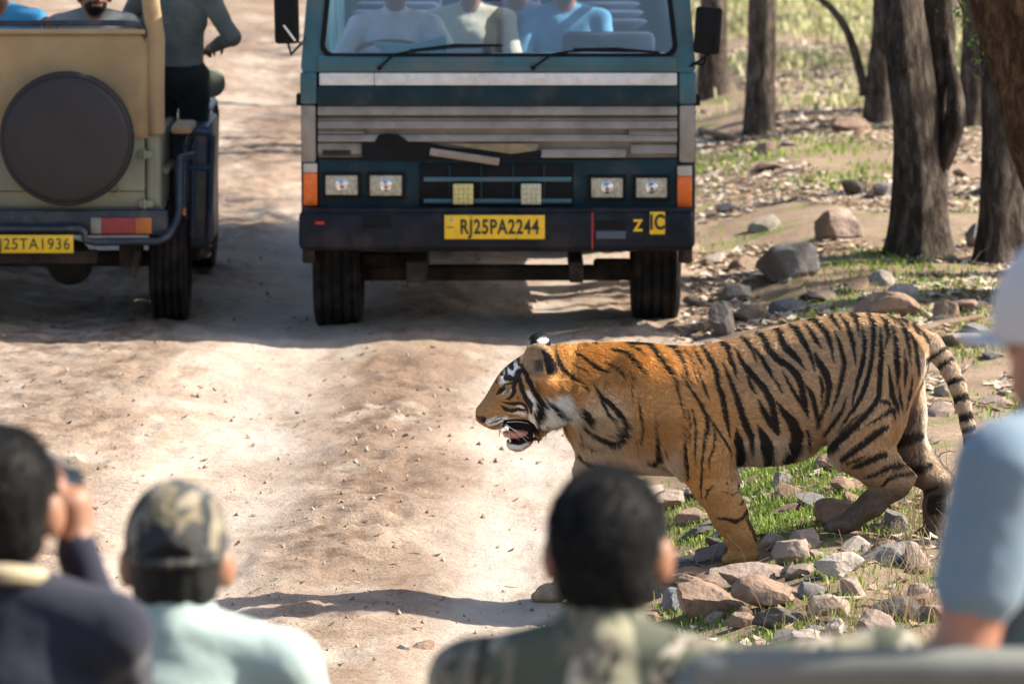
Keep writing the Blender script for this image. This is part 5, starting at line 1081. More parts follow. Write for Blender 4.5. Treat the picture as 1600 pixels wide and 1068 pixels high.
# ------------------------------------------------------------------ tiger
def build_tiger():
    Y0 = 19.05
    p0 = at(800, 650, Y0); pu = at(801, 650, Y0); pv = at(800, 651, Y0)
    SX = pu.x - p0.x; SZ = p0.z - pv.z
    def XU(u, dep=0.0): return at(u, 650, Y0 + dep).x
    def T(u, v, dep=0.0): q = at(u, v, Y0 + dep); return (q.x, q.y, q.z)
    k = SX
    s = SDF((at(725, 650, Y0).x, Y0 - .33, at(800, 960, Y0).z), (at(1560, 650, Y0).x, Y0 + .33, at(800, 470, Y0).z), .0061)
    def loft(st, p=2.3, kk=.03, egg=.0, dep=0.0):
        st = np.array(st, float); xs = np.array([at(q[0], 650, Y0 + dep).x for q in st]); zt = np.array([at(800, q[1], Y0 + dep).z for q in st]); zb = np.array([at(800, q[2], Y0 + dep).z for q in st]); w = st[:, 3] * SX
        def fn(X, Y, Z):
            xr = np.ravel(X); a = np.interp(xr, xs, zt).reshape(X.shape); b = np.interp(xr, xs, zb).reshape(X.shape); ww = np.interp(xr, xs, w).reshape(X.shape)
            zc = (a + b) / 2; hh = (a - b) / 2; nz_ = (Z - zc) / hh
            wz = ww * (1 - egg * np.clip(-nz_, 0, 1)) * (1 - egg * .9 * np.clip(nz_, 0, 1) ** 2)
            q = (np.abs(nz_) ** p + (np.abs(Y - Y0 - dep) / wz) ** p) ** (1 / p)
            d = (q - 1) * np.minimum(hh, ww)
            return np.maximum(d, np.maximum(X - xs[-1], xs[0] - X))
        s.add(fn, (xs[0], Y0 + dep - max(w), zb.min()), (xs[-1], Y0 + dep + max(w), zt.max()), kk)
    def smooth_st(st, n=60):
        st = np.array(st, float); u = np.linspace(st[0, 0], st[-1, 0], n); out = [u]
        for c in range(1, 4):
            y = np.interp(u, st[:, 0], st[:, c]); kx = np.ones(5) / 5
            y2 = np.convolve(np.pad(y, 2, 'edge'), kx, 'valid'); y2[0], y2[-1] = y[0], y[-1]; out.append(y2)
        return np.stack(out, 1)
    # torso
    loft(smooth_st([(870, 540, 648, 44), (884, 539, 658, 50), (898, 538, 690, 54), (904, 537, 712, 58), (918, 537, 728, 62), (940, 536, 738, 67), (980, 535, 737, 70), (1020, 538, 739, 74), (1060, 542, 740, 76), (1100, 541, 737, 77),
          (1150, 528, 722, 78), (1200, 514, 719, 79), (1240, 504, 711, 77), (1280, 495, 690, 74), (1320, 489, 690, 75), (1360, 489, 672, 72), (1400, 494, 650, 66), (1428, 503, 622, 54), (1442, 514, 594, 38), (1450, 526, 572, 20)]), 2.25, .03, .22)
    # skull and upper jaw
    loft(smooth_st([(743, 639, 656, 9), (747, 634, 660, 13), (753, 627, 664, 16), (762, 614, 669, 19), (772, 594, 672, 22), (782, 580, 672, 26), (794, 569, 662, 35), (808, 559, 656, 45), (822, 551, 660, 52), (838, 545, 668, 56), (855, 541, 670, 57), (872, 540, 662, 54), (888, 539, 648, 50)], 40), 2.2, .012, .34)
    # lower jaw, hanging open
    loft([(791, 687, 694, 6), (796, 686, 700, 11), (804, 687, 704, 14), (815, 685, 703, 17), (826, 675, 696, 22), (838, 660, 682, 30), (852, 648, 672, 38)], 2.2, .008)
    # throat of the mouth behind the gap
    loft([(794, 655, 692, 2.5), (806, 650, 693, 4), (822, 645, 692, 9), (842, 640, 685, 18)], 2.2, .004)
    # cheeks and ruff
    for sg in (-1, 1):
        d = sg * .085
        s.ell(T(845, 630, d), (.062, .055, .085), None, .03); s.ell(T(870, 628, d), (.055, .055, .08), (0, .35, 0), .03)
        s.ell(T(765, 655, sg * .03), (.032, .026, .026), None, .012)       # whisker pads
        s.ell(T(788, 598, sg * .05), (.035, .024, .03), None, .015)        # brow
        s.ell(T(790, 606, sg * .068), (.012, .014, .010), None, .004, 0, True)   # eye socket
        s.ell(T(756, 656, sg * .014), (.006, .008, .005), None, .004, 0, True)   # nostril
    # ears: cupped leaves of skin
    for sg in (-1, 1):
        if sg < 0:
            c = Vector(T(843, 563, -.150)); rot = (.10, .10, -.45)
            s.cap(T(852, 596, -.10), T(848, 578, -.115), .045, .040, .02)
            s.ell(c, (.066, .032, .064), rot, .008); s.ell(c + Vector((-.022, -.028, .004)), (.050, .028, .050), rot, .006, 0, True)
        else:
            c = Vector(T(842, 541, .10)); rot = (-.15, .05, .25)
            s.cap(T(845, 560, .09), T(843, 545, .10), .042, .038, .015); s.ell(c, (.046, .026, .052), rot, .010)
    # shoulder, forelegs
    def chain(pts, kk=.03):
        P = [T(q[0], q[1], q[3]) for q in pts]; s.chain(P, [q[2] * k for q in pts], kk)
    chain([(1000, 590, 44, -.085), (1050, 655, 54, -.105), (1095, 705, 50, -.115), (1117, 755, 35, -.12), (1139, 803, 26.5, -.125), (1157, 840, 21.5, -.125), (1164, 862, 19.5, -.125)])
    chain([(1040, 585, 34, -.085), (1092, 635, 36, -.115), (1112, 690, 32, -.13)], .03)
    chain([(985, 590, 46, .085), (955, 690, 52, .10), (940, 745, 42, .11), (922, 815, 28, .115), (902, 870, 22, .115), (884, 905, 19, .115)])
    def paw(u, v, dep, r, yaw=0.0):
        s.ell(T(u, v, dep), (r * 1.35 * k, r * 1.15 * k, r * .85 * k), (0, 0, yaw), .012)
        for j in range(4):
            a = (j - 1.5) * .42; du = -math.cos(a) * r * 1.15; dd = math.sin(a) * r * 1.05 * k
            s.ell(T(u + du, v + r * .28, dep + dd), (r * .62 * k, r * .36 * k, r * .46 * k), (0, 0, -a), .006)
    paw(1160, 868, -.125, 19); paw(862, 926, .115, 19)
    # hind legs
    chain([(1380, 570, 60, -.075), (1352, 650, 60, -.10), (1346, 695, 47, -.115), (1372, 727, 33, -.12), (1402, 749, 22, -.12), (1398, 757, 20, -.12), (1362, 787, 18.5, -.12), (1332, 810, 17, -.12)])
    s.cap(T(1404, 742, -.12), T(1421, 746, -.12), 14 * k, 9 * k, .015)
    paw(1316, 819, -.12, 17)
    chain([(1385, 570, 58, .075), (1392, 650, 54, .10), (1408, 700, 40, .11), (1440, 730, 28, .115), (1466, 752, 21, .115), (1462, 790, 18, .115), (1459, 826, 17, .115)])
    s.cap(T(1470, 742, .115), T(1482, 748, .115), 13 * k, 9 * k, .012)
    paw(1452, 836, .115, 17)
    # tail
    tail = [(1432, 532, 24, 0), (1452, 540, 21, 0), (1470, 556, 17.5, -.01), (1485, 579, 15.5, -.02), (1496, 603, 14.5, -.03), (1505, 633, 13.5, -.03), (1512, 663, 12.5, -.03), (1517, 690, 12, -.03), (1521, 720, 11.5, -.03), (1519, 752, 11, -.02), (1508, 780, 9.5, -.01), (1494, 796, 7, 0)]
    tail = [(a, b, c * (.84 if i > 1 else .95), d) for i, (a, b, c, d) in enumerate(tail)]; chain(tail, .012)
    # belly fold and spine ridge
    s.ell(T(1200, 692, 0), (.18, .11, .065), None, .04)
    V, Fq = s.mesh()
    me0 = mesh_np('body', V, Fq); tmp = bpy.data.objects.new('tmp', me0); COL.objects.link(tmp)
    sm = tmp.modifiers.new('s', 'SMOOTH'); sm.factor = .5; sm.iterations = 2
    sb = tmp.modifiers.new('d', 'SUBSURF'); sb.levels = 1; sb.render_levels = 1
    dg = bpy.context.evaluated_depsgraph_get(); me = bpy.data.meshes.new_from_object(tmp.evaluated_get(dg)); me.name = 'body'
    bpy.data.objects.remove(tmp); bpy.data.meshes.remove(me0)
    n = len(me.vertices); P = np.empty(n * 3, np.float32); me.vertices.foreach_get('co', P); P = P.reshape(-1, 3).astype(float)
    Nn = np.empty(n * 3, np.float32); me.vertices.foreach_get('normal', Nn); Nn = Nn.reshape(-1, 3).astype(float)
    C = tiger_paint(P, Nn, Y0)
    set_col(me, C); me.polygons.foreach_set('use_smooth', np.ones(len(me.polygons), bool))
    root = thing('tiger', 'striped orange tiger with open mouth stepping from the stony verge onto the track', 'tiger', (at(1150, 880, 18.92).x, Y0, at(1150, 880, 18.92).z))
    def kid(o):
        o.parent = root; o.matrix_parent_inverse = Matrix.Translation(-Vector(root.location)); return o
    kid(link('body', me, attr_mat('tiger_skin', rough=.75, spec=.2, bump=.25, bscale=220, vcol=.12, vscale=90)))
    tiger_fur(P, Nn, C, me, Y0, kid)
    # eyes, tongue, teeth, whiskers
    eye = mat('tiger_eye', (.30, .22, .07), .12, var=.2, scale=200); blk = mat('pupil_black', (.006, .006, .006), .15)
    for sg in (-1, 1):
        c = T(791, 605, sg * .064); b = MB(); bmesh.ops.create_icosphere(b.bm, subdivisions=3, radius=.0125, matrix=Matrix.Translation(c)); e = b.build('eye', eye); kid(e)
        b = MB(); bmesh.ops.create_icosphere(b.bm, subdivisions=2, radius=.0075, matrix=Matrix.Translation((c[0] - .0075, c[1] + sg * .0075, c[2]))); q = b.build('pupil', blk); q.parent = e
    pk = mat('tongue_pink', (.62, .25, .16), .45, var=.15, scale=60, bump=.3, bscale=150)
    b = MB(); b.tube([T(832, 672), T(815, 676), T(800, 679), T(792, 677), T(787, 672)], [.024, .028, .028, .022, .009], 14)
    zc = T(810, 677)[2]
    for v in b.bm.verts: v.co.z = zc + (v.co.z - zc) * .62
    kid(b.build('tongue', pk))
    tm = mat('tooth_ivory', (.75, .66, .45), .35)
    for sg in (-1, 1):
        for (u, v, u2, v2, r) in ((781, 668, 780, 683, .0045), (797, 690, 795, 677, .004)):
            b = MB(); b.tube([T(u, v, sg * .03), T((u + u2) / 2, (v + v2) / 2, sg * .029), T(u2, v2, sg * .027)], [r, r * .75, r * .15], 8); kid(b.build('tooth', tm))
    wm = mat('whisker_white', (.85, .84, .8), .4)
    for sg in (-1, 1):
        for (u, v, u2, v2) in ((790, 655, 818, 652), (792, 659, 826, 661), (788, 664, 826, 684), (790, 662, 824, 690), (783, 666, 812, 688), (775, 668, 800, 690)):
            b = MB(); q0 = Vector(T(u, v, sg * .052)); q1 = Vector(T(u2, v2, sg * .085)); mid = (q0 + q1) / 2 + Vector((0, sg * .012, .006))
            b.tube([q0, mid, q1], [.0011, .0009, .0003], 5); kid(b.build('whisker', wm))
    for (u, v, u2, v2) in ((782, 578, 776, 567), (785, 577, 782, 566)):
        b = MB(); b.tube([T(u, v, -.05), T(u2, v2, -.07)], [.0009, .0003], 5); kid(b.build('whisker', wm))

A_, B_, C_, D_, E_ = (860, 500, 4), (1160, 480, 4), (1240, 640, 4.45), (1030, 640, 4.108), (740, 510, 5.34)
STRIPES = [
 (A_, [(20,180),(40,240),(80,310),(150,370),(210,410),(240,445)], [26,28,26,22,14,6]),
 (A_, [(160,205),(230,260),(290,300),(370,325)], [14,22,20,6]), (A_, [(340,265),(400,300),(450,335),(468,370)], [10,18,14,5]),
 (A_, [(370,180),(440,200),(500,240),(550,290),(590,355)], [12,22,22,16,4]), (A_, [(455,140),(520,150),(580,140)], [14,18,18]), (A_, [(480,165),(540,190),(590,222)], [8,12,5]),
 (A_, [(120,262),(180,300),(220,310)], [6,12,5]), (A_, [(250,140),(270,152)], [20,14]), (A_, [(200,150),(215,165)], [10,8]),
 (A_, [(262,392),(320,478),(390,540),(440,600),(462,660),(458,710),(420,755),(370,768),(300,738),(240,698),(195,655)], [8,22,30,34,36,38,36,30,26,20,12]),
 (A_, [(285,430),(330,530),(370,600),(408,650),(424,695),(395,722),(340,715)], [10,18,16,14,16,14,6]),
 (A_, [(160,545),(200,575),(232,605),(246,645)], [14,42,50,26]),
 (A_, [(548,505),(562,580),(566,660),(555,730),(530,788)], [7,12,14,13,5]), (A_, [(490,310),(510,370),(508,450),(512,520)], [5,8,6,4]), (A_, [(335,370),(340,410),(330,445)], [5,6,4]),
 (A_, [(652,625),(656,720),(665,800),(668,848),(640,878),(595,882)], [6,16,32,42,34,10]),
 (A_, [(160,795),(190,850),(240,885),(310,905),(372,922)], [10,24,26,22,6]), (A_, [(160,650),(180,720),(208,785)], [6,8,4]), (A_, [(215,760),(260,790),(330,800)], [6,10,4]),
 (A_, [(715,790),(725,850)], [8,5]), (A_, [(690,900),(750,935)], [8,6]),
 (A_, [(555,138),(610,160),(650,205),(700,270),(750,330),(785,410),(810,500),(838,610)], [18,26,26,26,24,16,13,7]),
 (A_, [(700,152),(760,178),(805,235),(830,300),(850,360),(882,405)], [12,28,28,18,12,5]),
 (A_, [(805,325),(840,390),(880,440),(930,510),(970,590),(982,660),(960,740),(955,820),(945,900),(940,1062)], [8,13,14,20,24,24,18,14,12,10]),
 (A_, [(830,655),(840,740),(845,830),(850,920),(850,985)], [8,16,20,28,22]), (A_, [(853,550),(868,640),(870,765)], [7,12,6]), (A_, [(885,555),(905,650),(906,760),(905,905)], [9,16,15,5]),
 (A_, [(1010,640),(1025,720),(1020,800),(990,860),(995,945)], [8,10,12,10,5]), (A_, [(990,600),(1040,680),(1080,740),(1122,800)], [8,14,16,10]),
 (A_, [(815,178),(870,240),(890,310),(918,385)], [6,10,16,7]), (A_, [(880,168),(920,230),(962,302)], [8,17,6]), (A_, [(912,290),(945,380),(970,450),(988,492)], [7,15,16,6]),
 (A_, [(938,163),(985,230),(1030,310),(1045,400),(1075,490),(1095,600),(1120,735)], [16,26,28,28,34,30,8]),
 (A_, [(1050,140),(1100,165),(1120,240),(1148,300),(1166,362)], [12,30,28,20,6]),
 (A_, [(1075,265),(1110,350),(1150,450),(1180,540),(1210,640),(1250,720),(1272,842)], [8,22,28,36,40,38,8]),
 (A_, [(1148,165),(1190,260),(1260,340),(1330,420),(1380,510),(1395,590),(1375,620)], [8,30,36,40,40,38,20]), (A_, [(1300,495),(1330,570),(1370,640),(1422,720)], [10,34,40,12]), (A_, [(1395,580),(1415,660),(1424,715)], [30,30,12]),
 (A_, [(1228,345),(1250,410),(1278,455)], [12,24,10]), (A_, [(1170,108),(1220,130),(1260,190),(1287,265)], [8,28,24,6]),
 (A_, [(1268,78),(1320,100),(1360,180),(1410,240),(1490,290),(1545,350),(1570,430),(1585,520),(1612,610)], [12,30,36,38,38,42,40,32,10]),
 (A_, [(1450,320),(1500,420),(1560,510),(1600,590)], [10,20,24,10]),
 (A_, [(1275,178),(1320,240),(1360,310),(1397,370)], [12,26,26,8]), (A_, [(1405,380),(1425,410),(1445,450)], [12,22,8]),
 (A_, [(1162,672),(1170,750),(1185,820),(1180,892)], [8,46,64,48]), (A_, [(1290,655),(1330,730),(1362,800),(1360,865),(1300,915)], [8,52,66,62,30]),
 (A_, [(1412,505),(1450,570),(1510,640),(1538,720),(1525,790),(1490,850),(1440,905)], [8,36,60,68,72,66,36]),
 (B_, [(180,142),(220,150),(250,230),(300,280),(350,330),(388,384)], [10,34,38,40,30,6]), (B_, [(283,112),(330,140),(370,200),(415,280),(440,345),(450,400)], [10,36,36,28,20,8]),
 (B_, [(380,106),(420,150),(460,210),(488,260)], [10,28,26,6]), (B_, [(388,78),(445,85),(485,125),(520,160),(545,220),(572,345)], [8,26,30,32,28,6]),
 (B_, [(530,42),(570,80),(612,148)], [18,28,8]), (B_, [(595,42),(640,90),(670,160),(690,240),(706,350)], [8,20,28,28,6]), (B_, [(650,28),(700,60),(733,185)], [12,34,8]),
 (B_, [(572,142),(610,240),(635,340),(622,430),(602,510),(575,590),(555,655)], [8,26,30,30,26,16,5]),
 (B_, [(448,285),(480,350),(520,410),(541,490),(525,600),(480,700),(462,765)], [12,38,44,34,26,22,10]), (B_, [(480,430),(500,500),(490,600)], [14,24,8]),
 (B_, [(395,485),(430,540),(455,640),(466,735)], [10,32,30,14]), (B_, [(402,775),(420,855)], [22,14]),
 (B_, [(745,115),(760,220),(755,330),(730,430),(705,520),(685,615)], [8,25,28,26,18,5]),
 (B_, [(775,38),(808,90),(815,180),(810,280),(800,380),(775,470),(735,570),(690,640),(630,720),(595,780)], [16,30,26,24,26,28,26,22,14,5]),
 (B_, [(860,125),(860,230),(865,330),(860,430),(855,540),(830,600),(770,670),(700,740),(620,810),(552,868)], [8,26,28,30,28,28,32,40,44,30]),
 (B_, [(760,650),(700,690),(640,750),(600,790)], [8,14,14,6]),
 (B_, [(850,52),(890,90),(905,170),(893,255)], [12,26,24,6]), (B_, [(930,112),(950,200),(960,300),(970,400),(963,490)], [8,24,32,30,8]), (B_, [(900,48),(945,75),(955,115)], [12,18,8]),
 (B_, [(968,76),(1010,140),(1030,220),(1047,340)], [18,30,24,8]), (B_, [(985,68),(1020,90),(1032,120)], [14,20,8]), (B_, [(912,360),(925,450),(935,540),(965,600),(972,650)], [8,22,34,26,8]),
 (B_, [(855,575),(895,585),(922,602)], [14,30,18]), (B_, [(1008,260),(1020,380),(1015,490)], [10,24,10]), (B_, [(1045,155),(1075,230),(1090,330),(1102,410)], [12,24,24,10]), (B_, [(985,480),(985,560),(1000,640)], [8,20,8]), (B_, [(1060,420),(1050,520),(1020,620)], [8,22,8]),
 (B_, [(652,560),(620,650),(560,730),(505,802)], [8,22,26,18]), (B_, [(940,635),(880,670),(820,710),(765,745)], [34,20,14,5]), (B_, [(945,640),(950,690)],[24,8]),
 (B_, [(905,745),(840,780),(770,840),(700,890),(622,945)], [22,44,42,40,34]), (B_, [(885,915),(800,950),(730,985),(680,1000)], [38,38,30,12]), (B_, [(770,925),(710,955),(655,972)], [8,22,18]),
 (B_, [(975,975),(900,1003),(830,1040),(760,1058)], [34,32,24,12]), (B_, [(1058,98),(1090,140),(1102,165)], [20,26,10]), (B_, [(1118,145),(1150,190),(1162,225)], [12,24,10]),
 (C_, [(810,425),(720,450),(660,480),(610,535)], [18,30,28,12]), (C_, [(790,370),(700,380)], [20,10]),
 (D_, [(262,430),(266,500),(268,565)], [8,12,6]), (D_, [(298,565),(310,515),(350,485)], [8,14,6]), (D_, [(522,430),(518,470),(505,510)], [10,16,6]), (D_, [(540,525),(550,570),(515,612)], [10,22,6]),
 (D_, [(355,690),(440,700),(490,716),(540,690),(572,640)], [5,20,22,18,22]), (D_, [(400,520),(470,545),(520,520)], [3,8,8]), (D_, [(433,468),(440,476)], [14,8]),
]
FARST = [(C_, [(690,225),(770,200),(880,165)], [60,76,50]), (C_, [(745,395),(840,405),(950,380)], [40,56,34]), (C_, [(890,595),(930,565),(1000,535)], [20,28,14]), (C_, [(900,420),(830,440)], [20,30]), (C_, [(940,640),(1050,620)], [16,20]), (C_, [(950,720),(1050,700)], [16,16])]
HEADST = [
 ([(318,300),(312,330),(322,356)], [30,44,20]), ([(272,350),(276,390),(258,424)], [14,22,18]), ([(265,430),(300,428),(320,440)], [34,52,20]), ([(232,380),(238,405)], [14,18]), ([(250,350),(300,310)],[6,10]),
 ([(196,565),(225,535),(255,512)], [12,44,26]), ([(255,485),(285,478),(320,470)], [8,10,14]), ([(378,375),(358,430),(335,495),(335,560),(300,602),(262,605)], [46,52,30,34,24,6]), ([(255,560),(285,545),(305,515)], [8,9,8]),
 ([(368,265),(376,320)], [22,16]), ([(392,320),(425,380),(455,440),(485,510),(530,580),(575,650)], [20,34,38,36,38,40]), ([(385,440),(400,510),(430,590),(470,645),(487,735)], [30,36,38,42,8]),
 ([(515,735),(560,690),(592,740)], [24,46,14]), ([(540,650),(548,720),(535,800),(522,885)], [36,58,32,22]), ([(240,628),(300,640),(350,640),(400,640),(436,665),(452,715)], [8,20,24,22,20,8]),
 ([(232,660),(262,685),(320,700),(370,690),(440,695)], [10,30,30,26,14]), ([(370,575),(372,605)], [8,8]), ([(585,585),(640,650),(700,700),(735,760),(722,825),(700,852)], [6,28,52,46,28,10]), ([(560,850),(590,838)], [24,16]),
 ([(118,808),(180,795),(240,765)], [6,11,7]), ([(150,838),(200,822),(265,785)], [5,11,8]), ([(180,850),(225,845),(270,820)], [5,9,8]), ([(160,785),(205,755),(245,742)], [4,7,5]), ([(185,450),(190,475)], [8,8])]
WHITE = [([(240,460),(290,395),(350,330)], [50,70,60]), ([(350,400),(345,360)], [40,30]), ([(240,555),(275,548),(305,525)], [12,14,10]), ([(370,672),(420,668)], [34,26]), ([(455,560),(485,630),(500,690)], [50,70,40]), ([(600,640),(660,720),(640,790)], [120,170,110]),
 ([(720,620),(780,690),(790,740)], [150,140,80]), ([(130,800),(200,785),(265,770)], [50,70,50]), ([(300,990),(380,1010),(430,980)], [50,50,40]), ([(480,740),(500,830),(480,920)], [50,50,40]), ([(560,790),(570,830)], [60,40]), ([(300,700),(420,730)], [30,30])]

def seg_mask(u, v, tr, pts, ws, soft=.25):
    """1 inside the tapered stroke, 0 outside"""
    ox, oy, sc = tr; P = np.array(pts, float) / sc + (ox, oy); w = np.array(ws, float) / sc / 2 * (1.18 if soft < 1 else 1)
    out = np.zeros(len(u)); R = w.max() + 2
    bb = (u > P[:, 0].min() - R) & (u < P[:, 0].max() + R) & (v > P[:, 1].min() - R) & (v < P[:, 1].max() + R)
    if not bb.any(): return out
    uu, vv = u[bb], v[bb]; best = np.full(len(uu), -9.0)
    for i in range(len(P) - 1):
        d = P[i + 1] - P[i]; t = np.clip(((uu - P[i, 0]) * d[0] + (vv - P[i, 1]) * d[1]) / max(d @ d, 1e-6), 0, 1)
        dist = np.hypot(uu - P[i, 0] - t * d[0], vv - P[i, 1] - t * d[1]); best = np.maximum(best, (w[i] + (w[i + 1] - w[i]) * t) - dist)
    out[bb] = sstep(-soft * 2.2, soft * 2.2, best); return out

def tiger_paint(P, Nn, Y0):
    dep = P[:, 1] - Y0
    Q = P.copy(); Q[:, 1] = Y0 - np.abs(dep); u, v = proj(Q); uf, vf = proj(P)
    wob = 1.1; un = u + wob * vnoise(P[:, 0] * 90, P[:, 1] * 90, P[:, 2] * 90, 3); vn = v + wob * vnoise(P[:, 0] * 90, P[:, 1] * 90, P[:, 2] * 90, 4)
    mixc = lambda a, b, m: a + (np.asarray(b) - a) * m[:, None]
    C = np.tile(np.array([.50, .265, .095]), (len(P), 1))
    big = fbm(P[:, 0] * 7, P[:, 1] * 7, P[:, 2] * 7, 3, 8)
    C = mixc(C, (.43, .285, .165), sstep(1090, 1220, u + 18 * big) * .95)                      # greyer tan flank behind the shoulder
    C = mixc(C, (.52, .25, .06), sstep(612, 560, v + 10 * big) * sstep(1120, 1000, u) * sstep(850, 880, u))        # deep orange nape
    C = mixc(C, (.46, .30, .16), sstep(1090, 1200, u) * sstep(560, 525, v + 6 * big))
    C = mixc(C, (.52, .40, .27), sstep(600, 650, v + 14 * big) * sstep(1010, 960, u) * sstep(880, 900, u) * .8)       # pale neck side
    C = mixc(C, (.58, .46, .35), sstep(680, 730, v + 10 * big) * sstep(1075, 1050, u) * sstep(890, 905, u))         # chest
    C = mixc(C, (.60, .49, .38), sstep(660, 710, v + 10 * big - .20 * np.abs(u - 1190)) * sstep(1140, 1165, u) * sstep(1330, 1290, u))  # belly
    C = mixc(C, (.56, .46, .36), sstep(690, 712, v) * sstep(1245, 1268, u) * sstep(1310, 1290, u))
    C = mixc(C, (.27, .185, .115), sstep(690, 745, v) * sstep(1300, 1330, u) * .7)
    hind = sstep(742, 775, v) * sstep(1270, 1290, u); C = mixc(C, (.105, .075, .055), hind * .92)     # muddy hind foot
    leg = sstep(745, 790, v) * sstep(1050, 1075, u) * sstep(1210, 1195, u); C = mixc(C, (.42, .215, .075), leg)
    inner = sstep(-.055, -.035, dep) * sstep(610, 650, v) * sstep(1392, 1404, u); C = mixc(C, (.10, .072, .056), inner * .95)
    tl = sstep(1440, 1458, u) * sstep(760, 735, vf) * sstep(.10, .07, np.abs(dep)); C = mixc(C, (.44, .34, .24), tl)
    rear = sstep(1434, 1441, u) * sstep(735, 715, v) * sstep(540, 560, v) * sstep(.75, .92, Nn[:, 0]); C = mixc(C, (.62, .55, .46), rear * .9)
    fp = sstep(905, 885, u) * sstep(840, 870, v); C = mixc(C, (.40, .28, .18), fp)
    # head ground colours
    hd = sstep(905, 893, u) * sstep(708, 700, v)
    face = hd * sstep(850, 830, u)
    C = mixc(C, (.36, .19, .075), face); C = mixc(C, (.25, .125, .055), hd * sstep(795, 770, u) * sstep(650, 600, v) * .55)
    ub, vb = un, vn; near = np.abs(dep) > .012
    for pts, ws in WHITE: C = mixc(C, (.80, .76, .69), seg_mask(ub, vb, E_, pts, ws, 1.6) * hd)
    C = mixc(C, (.50, .36, .22), hd * sstep(598, 585, v) * sstep(808, 815, u) * sstep(862, 850, u) * .9)  # ear inside buff
    blk = np.array((.014, .012, .011))
    k = np.zeros(len(P))
    for tr, pts, ws in STRIPES:
        k = np.maximum(k, seg_mask(un, vn, tr, pts, ws, .55))
    k *= 1 - hd * sstep(872, 862, u)
    farleg = (dep > -.045) & (((u > 1388) & (v > 650)) | ((u < 1000) & (v > 745)))
    k[farleg] = 0
    kf = np.zeros(len(P))
    for tr, pts, ws in FARST: kf = np.maximum(kf, seg_mask(uf, vf, tr, pts, ws, .6))
    k = np.where(farleg, kf, k)
    for pts, ws in HEADST: k = np.maximum(k, seg_mask(un, vn, E_, pts, ws, .35) * (hd > .3))
    # tail rings
    tr_ = [(1457, 555, 7), (1474, 567, 8), (1491, 594, 9.5), (1502, 620, 12), (1508, 650, 12.5), (1513, 670, 9), (1516, 685, 11), (1520, 703, 10), (1521, 730, 14), (1517, 757, 12)]
    tz = (uf > 1446) & (vf < 800) & (np.abs(dep) < .08)
    for i, (cu, cv, w) in enumerate(tr_):
        du, dv = (.55, .83) if cv < 590 else (.28, .96); sdist = (uf - cu) * du + (vf - cv) * dv + 1.2 * big
        lat = np.abs(-(uf - cu) * dv + (vf - cv) * du); k = np.maximum(k, sstep(w / 2 + .8, w / 2 - .8, np.abs(sdist)) * (lat < 28) * tz)
    k = np.maximum(k, .9 * tz * sstep(768, 776, vf))
    # forelimb fringe behind the wrist
    fr = sstep(1, -1, np.abs((un - 1178) - .42 * (vn - 828)) - 6) * sstep(802, 812, vn) * sstep(850, 842, vn); k = np.maximum(k, fr * .85)
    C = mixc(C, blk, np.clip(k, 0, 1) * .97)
    # faint speckle between the stripes
    st = vnoise(P[:, 0] * 40, P[:, 1] * 150, P[:, 2] * 150, 18) + .6 * vnoise(P[:, 0] * 90, P[:, 1] * 300, P[:, 2] * 300, 19); C = C * (1 + .14 * st)[:, None]
    sp = sstep(.52, .75, vnoise(P[:, 0] * 130, P[:, 1] * 130, P[:, 2] * 130, 15)) * .35; C = mixc(C, C * .45, sp)
    # mouth, nose, ears
    uE, vE = (u - 740) * 5.34, (v - 510) * 5.34
    inm = inside([(238,862),(285,792),(330,775),(400,772),(465,806),(494,850),(490,900),(455,962),(385,985),(300,975),(276,938)], uE, vE) * hd
    C = mixc(C, (.012, .008, .008), np.clip(inm, 0, 1))
    mid_m = (np.abs(dep) < .062) & (u > 786) & (u < 842) & (v > 655) & (v < 690); C[mid_m] = (.014, .006, .006)
    lip = seg_mask(u, v, E_, [(276,940),(310,968),(380,978),(450,955)], [10,16,18,14], .4); C = mixc(C, blk, lip)
    nose = inside([(18,735),(45,745),(85,745),(108,765),(95,800),(60,800),(30,772)], uE, vE); C = mixc(C, (.10, .045, .038), nose * hd)
    nos = inside([(62,775),(90,752),(108,765),(92,802),(72,800)], uE, vE); C = mixc(C, blk, nos * hd)
    bk = inside([(560,190),(630,225),(680,290),(705,350),(700,395),(650,410),(612,400),(592,320)], uE + 4 * big, vE) * (dep < -.04); C = mixc(C, (.03, .027, .03), bk * 1.0)
    inn = inside([(400,280),(440,190),(500,150),(560,190),(590,260),(580,330),(590,400),(500,440),(430,360)], uE, vE) * (dep < -.05); C = mixc(C, (.30, .225, .15), inn * .9)
    C = mixc(C, (.05, .035, .03), inn * sstep(75, 15, np.abs(uE - 545 - .1 * (vE - 300))) * sstep(260, 300, vE) * sstep(400, 350, vE) * .8)  # shade of the near ear's hollow painted into the fur colour
    fe = (dep > .05) & (vf < 549) & (uf < 868) & (uf > 815); vfE = (vf - 510) * 5.34; ufE = (uf - 740) * 5.34
    C[fe] = (.015, .014, .014); ws = fe & (((ufE - 575) / 52) ** 2 + ((vfE - 122) / 26) ** 2 < 1); C[ws] = (.72, .70, .68)
    fe2 = fe & (ufE < 470) & (vfE > 120); C[fe2] = (.40, .33, .26)
    lum = C.sum(1, keepdims=True); C = np.where(lum > .2, C * 1.13, C)
    return np.clip(C, .004, .9)

def inside(poly, x, y):
    c = np.zeros(len(x), bool); n = len(poly)
    for i in range(n):
        x0, y0 = poly[i]; x1, y1 = poly[(i + 1) % n]
        if y0 == y1: continue
        m = ((y0 > y) != (y1 > y)) & (x < (x1 - x0) * (y - y0) / (y1 - y0) + x0); c ^= m
    return c.astype(float)

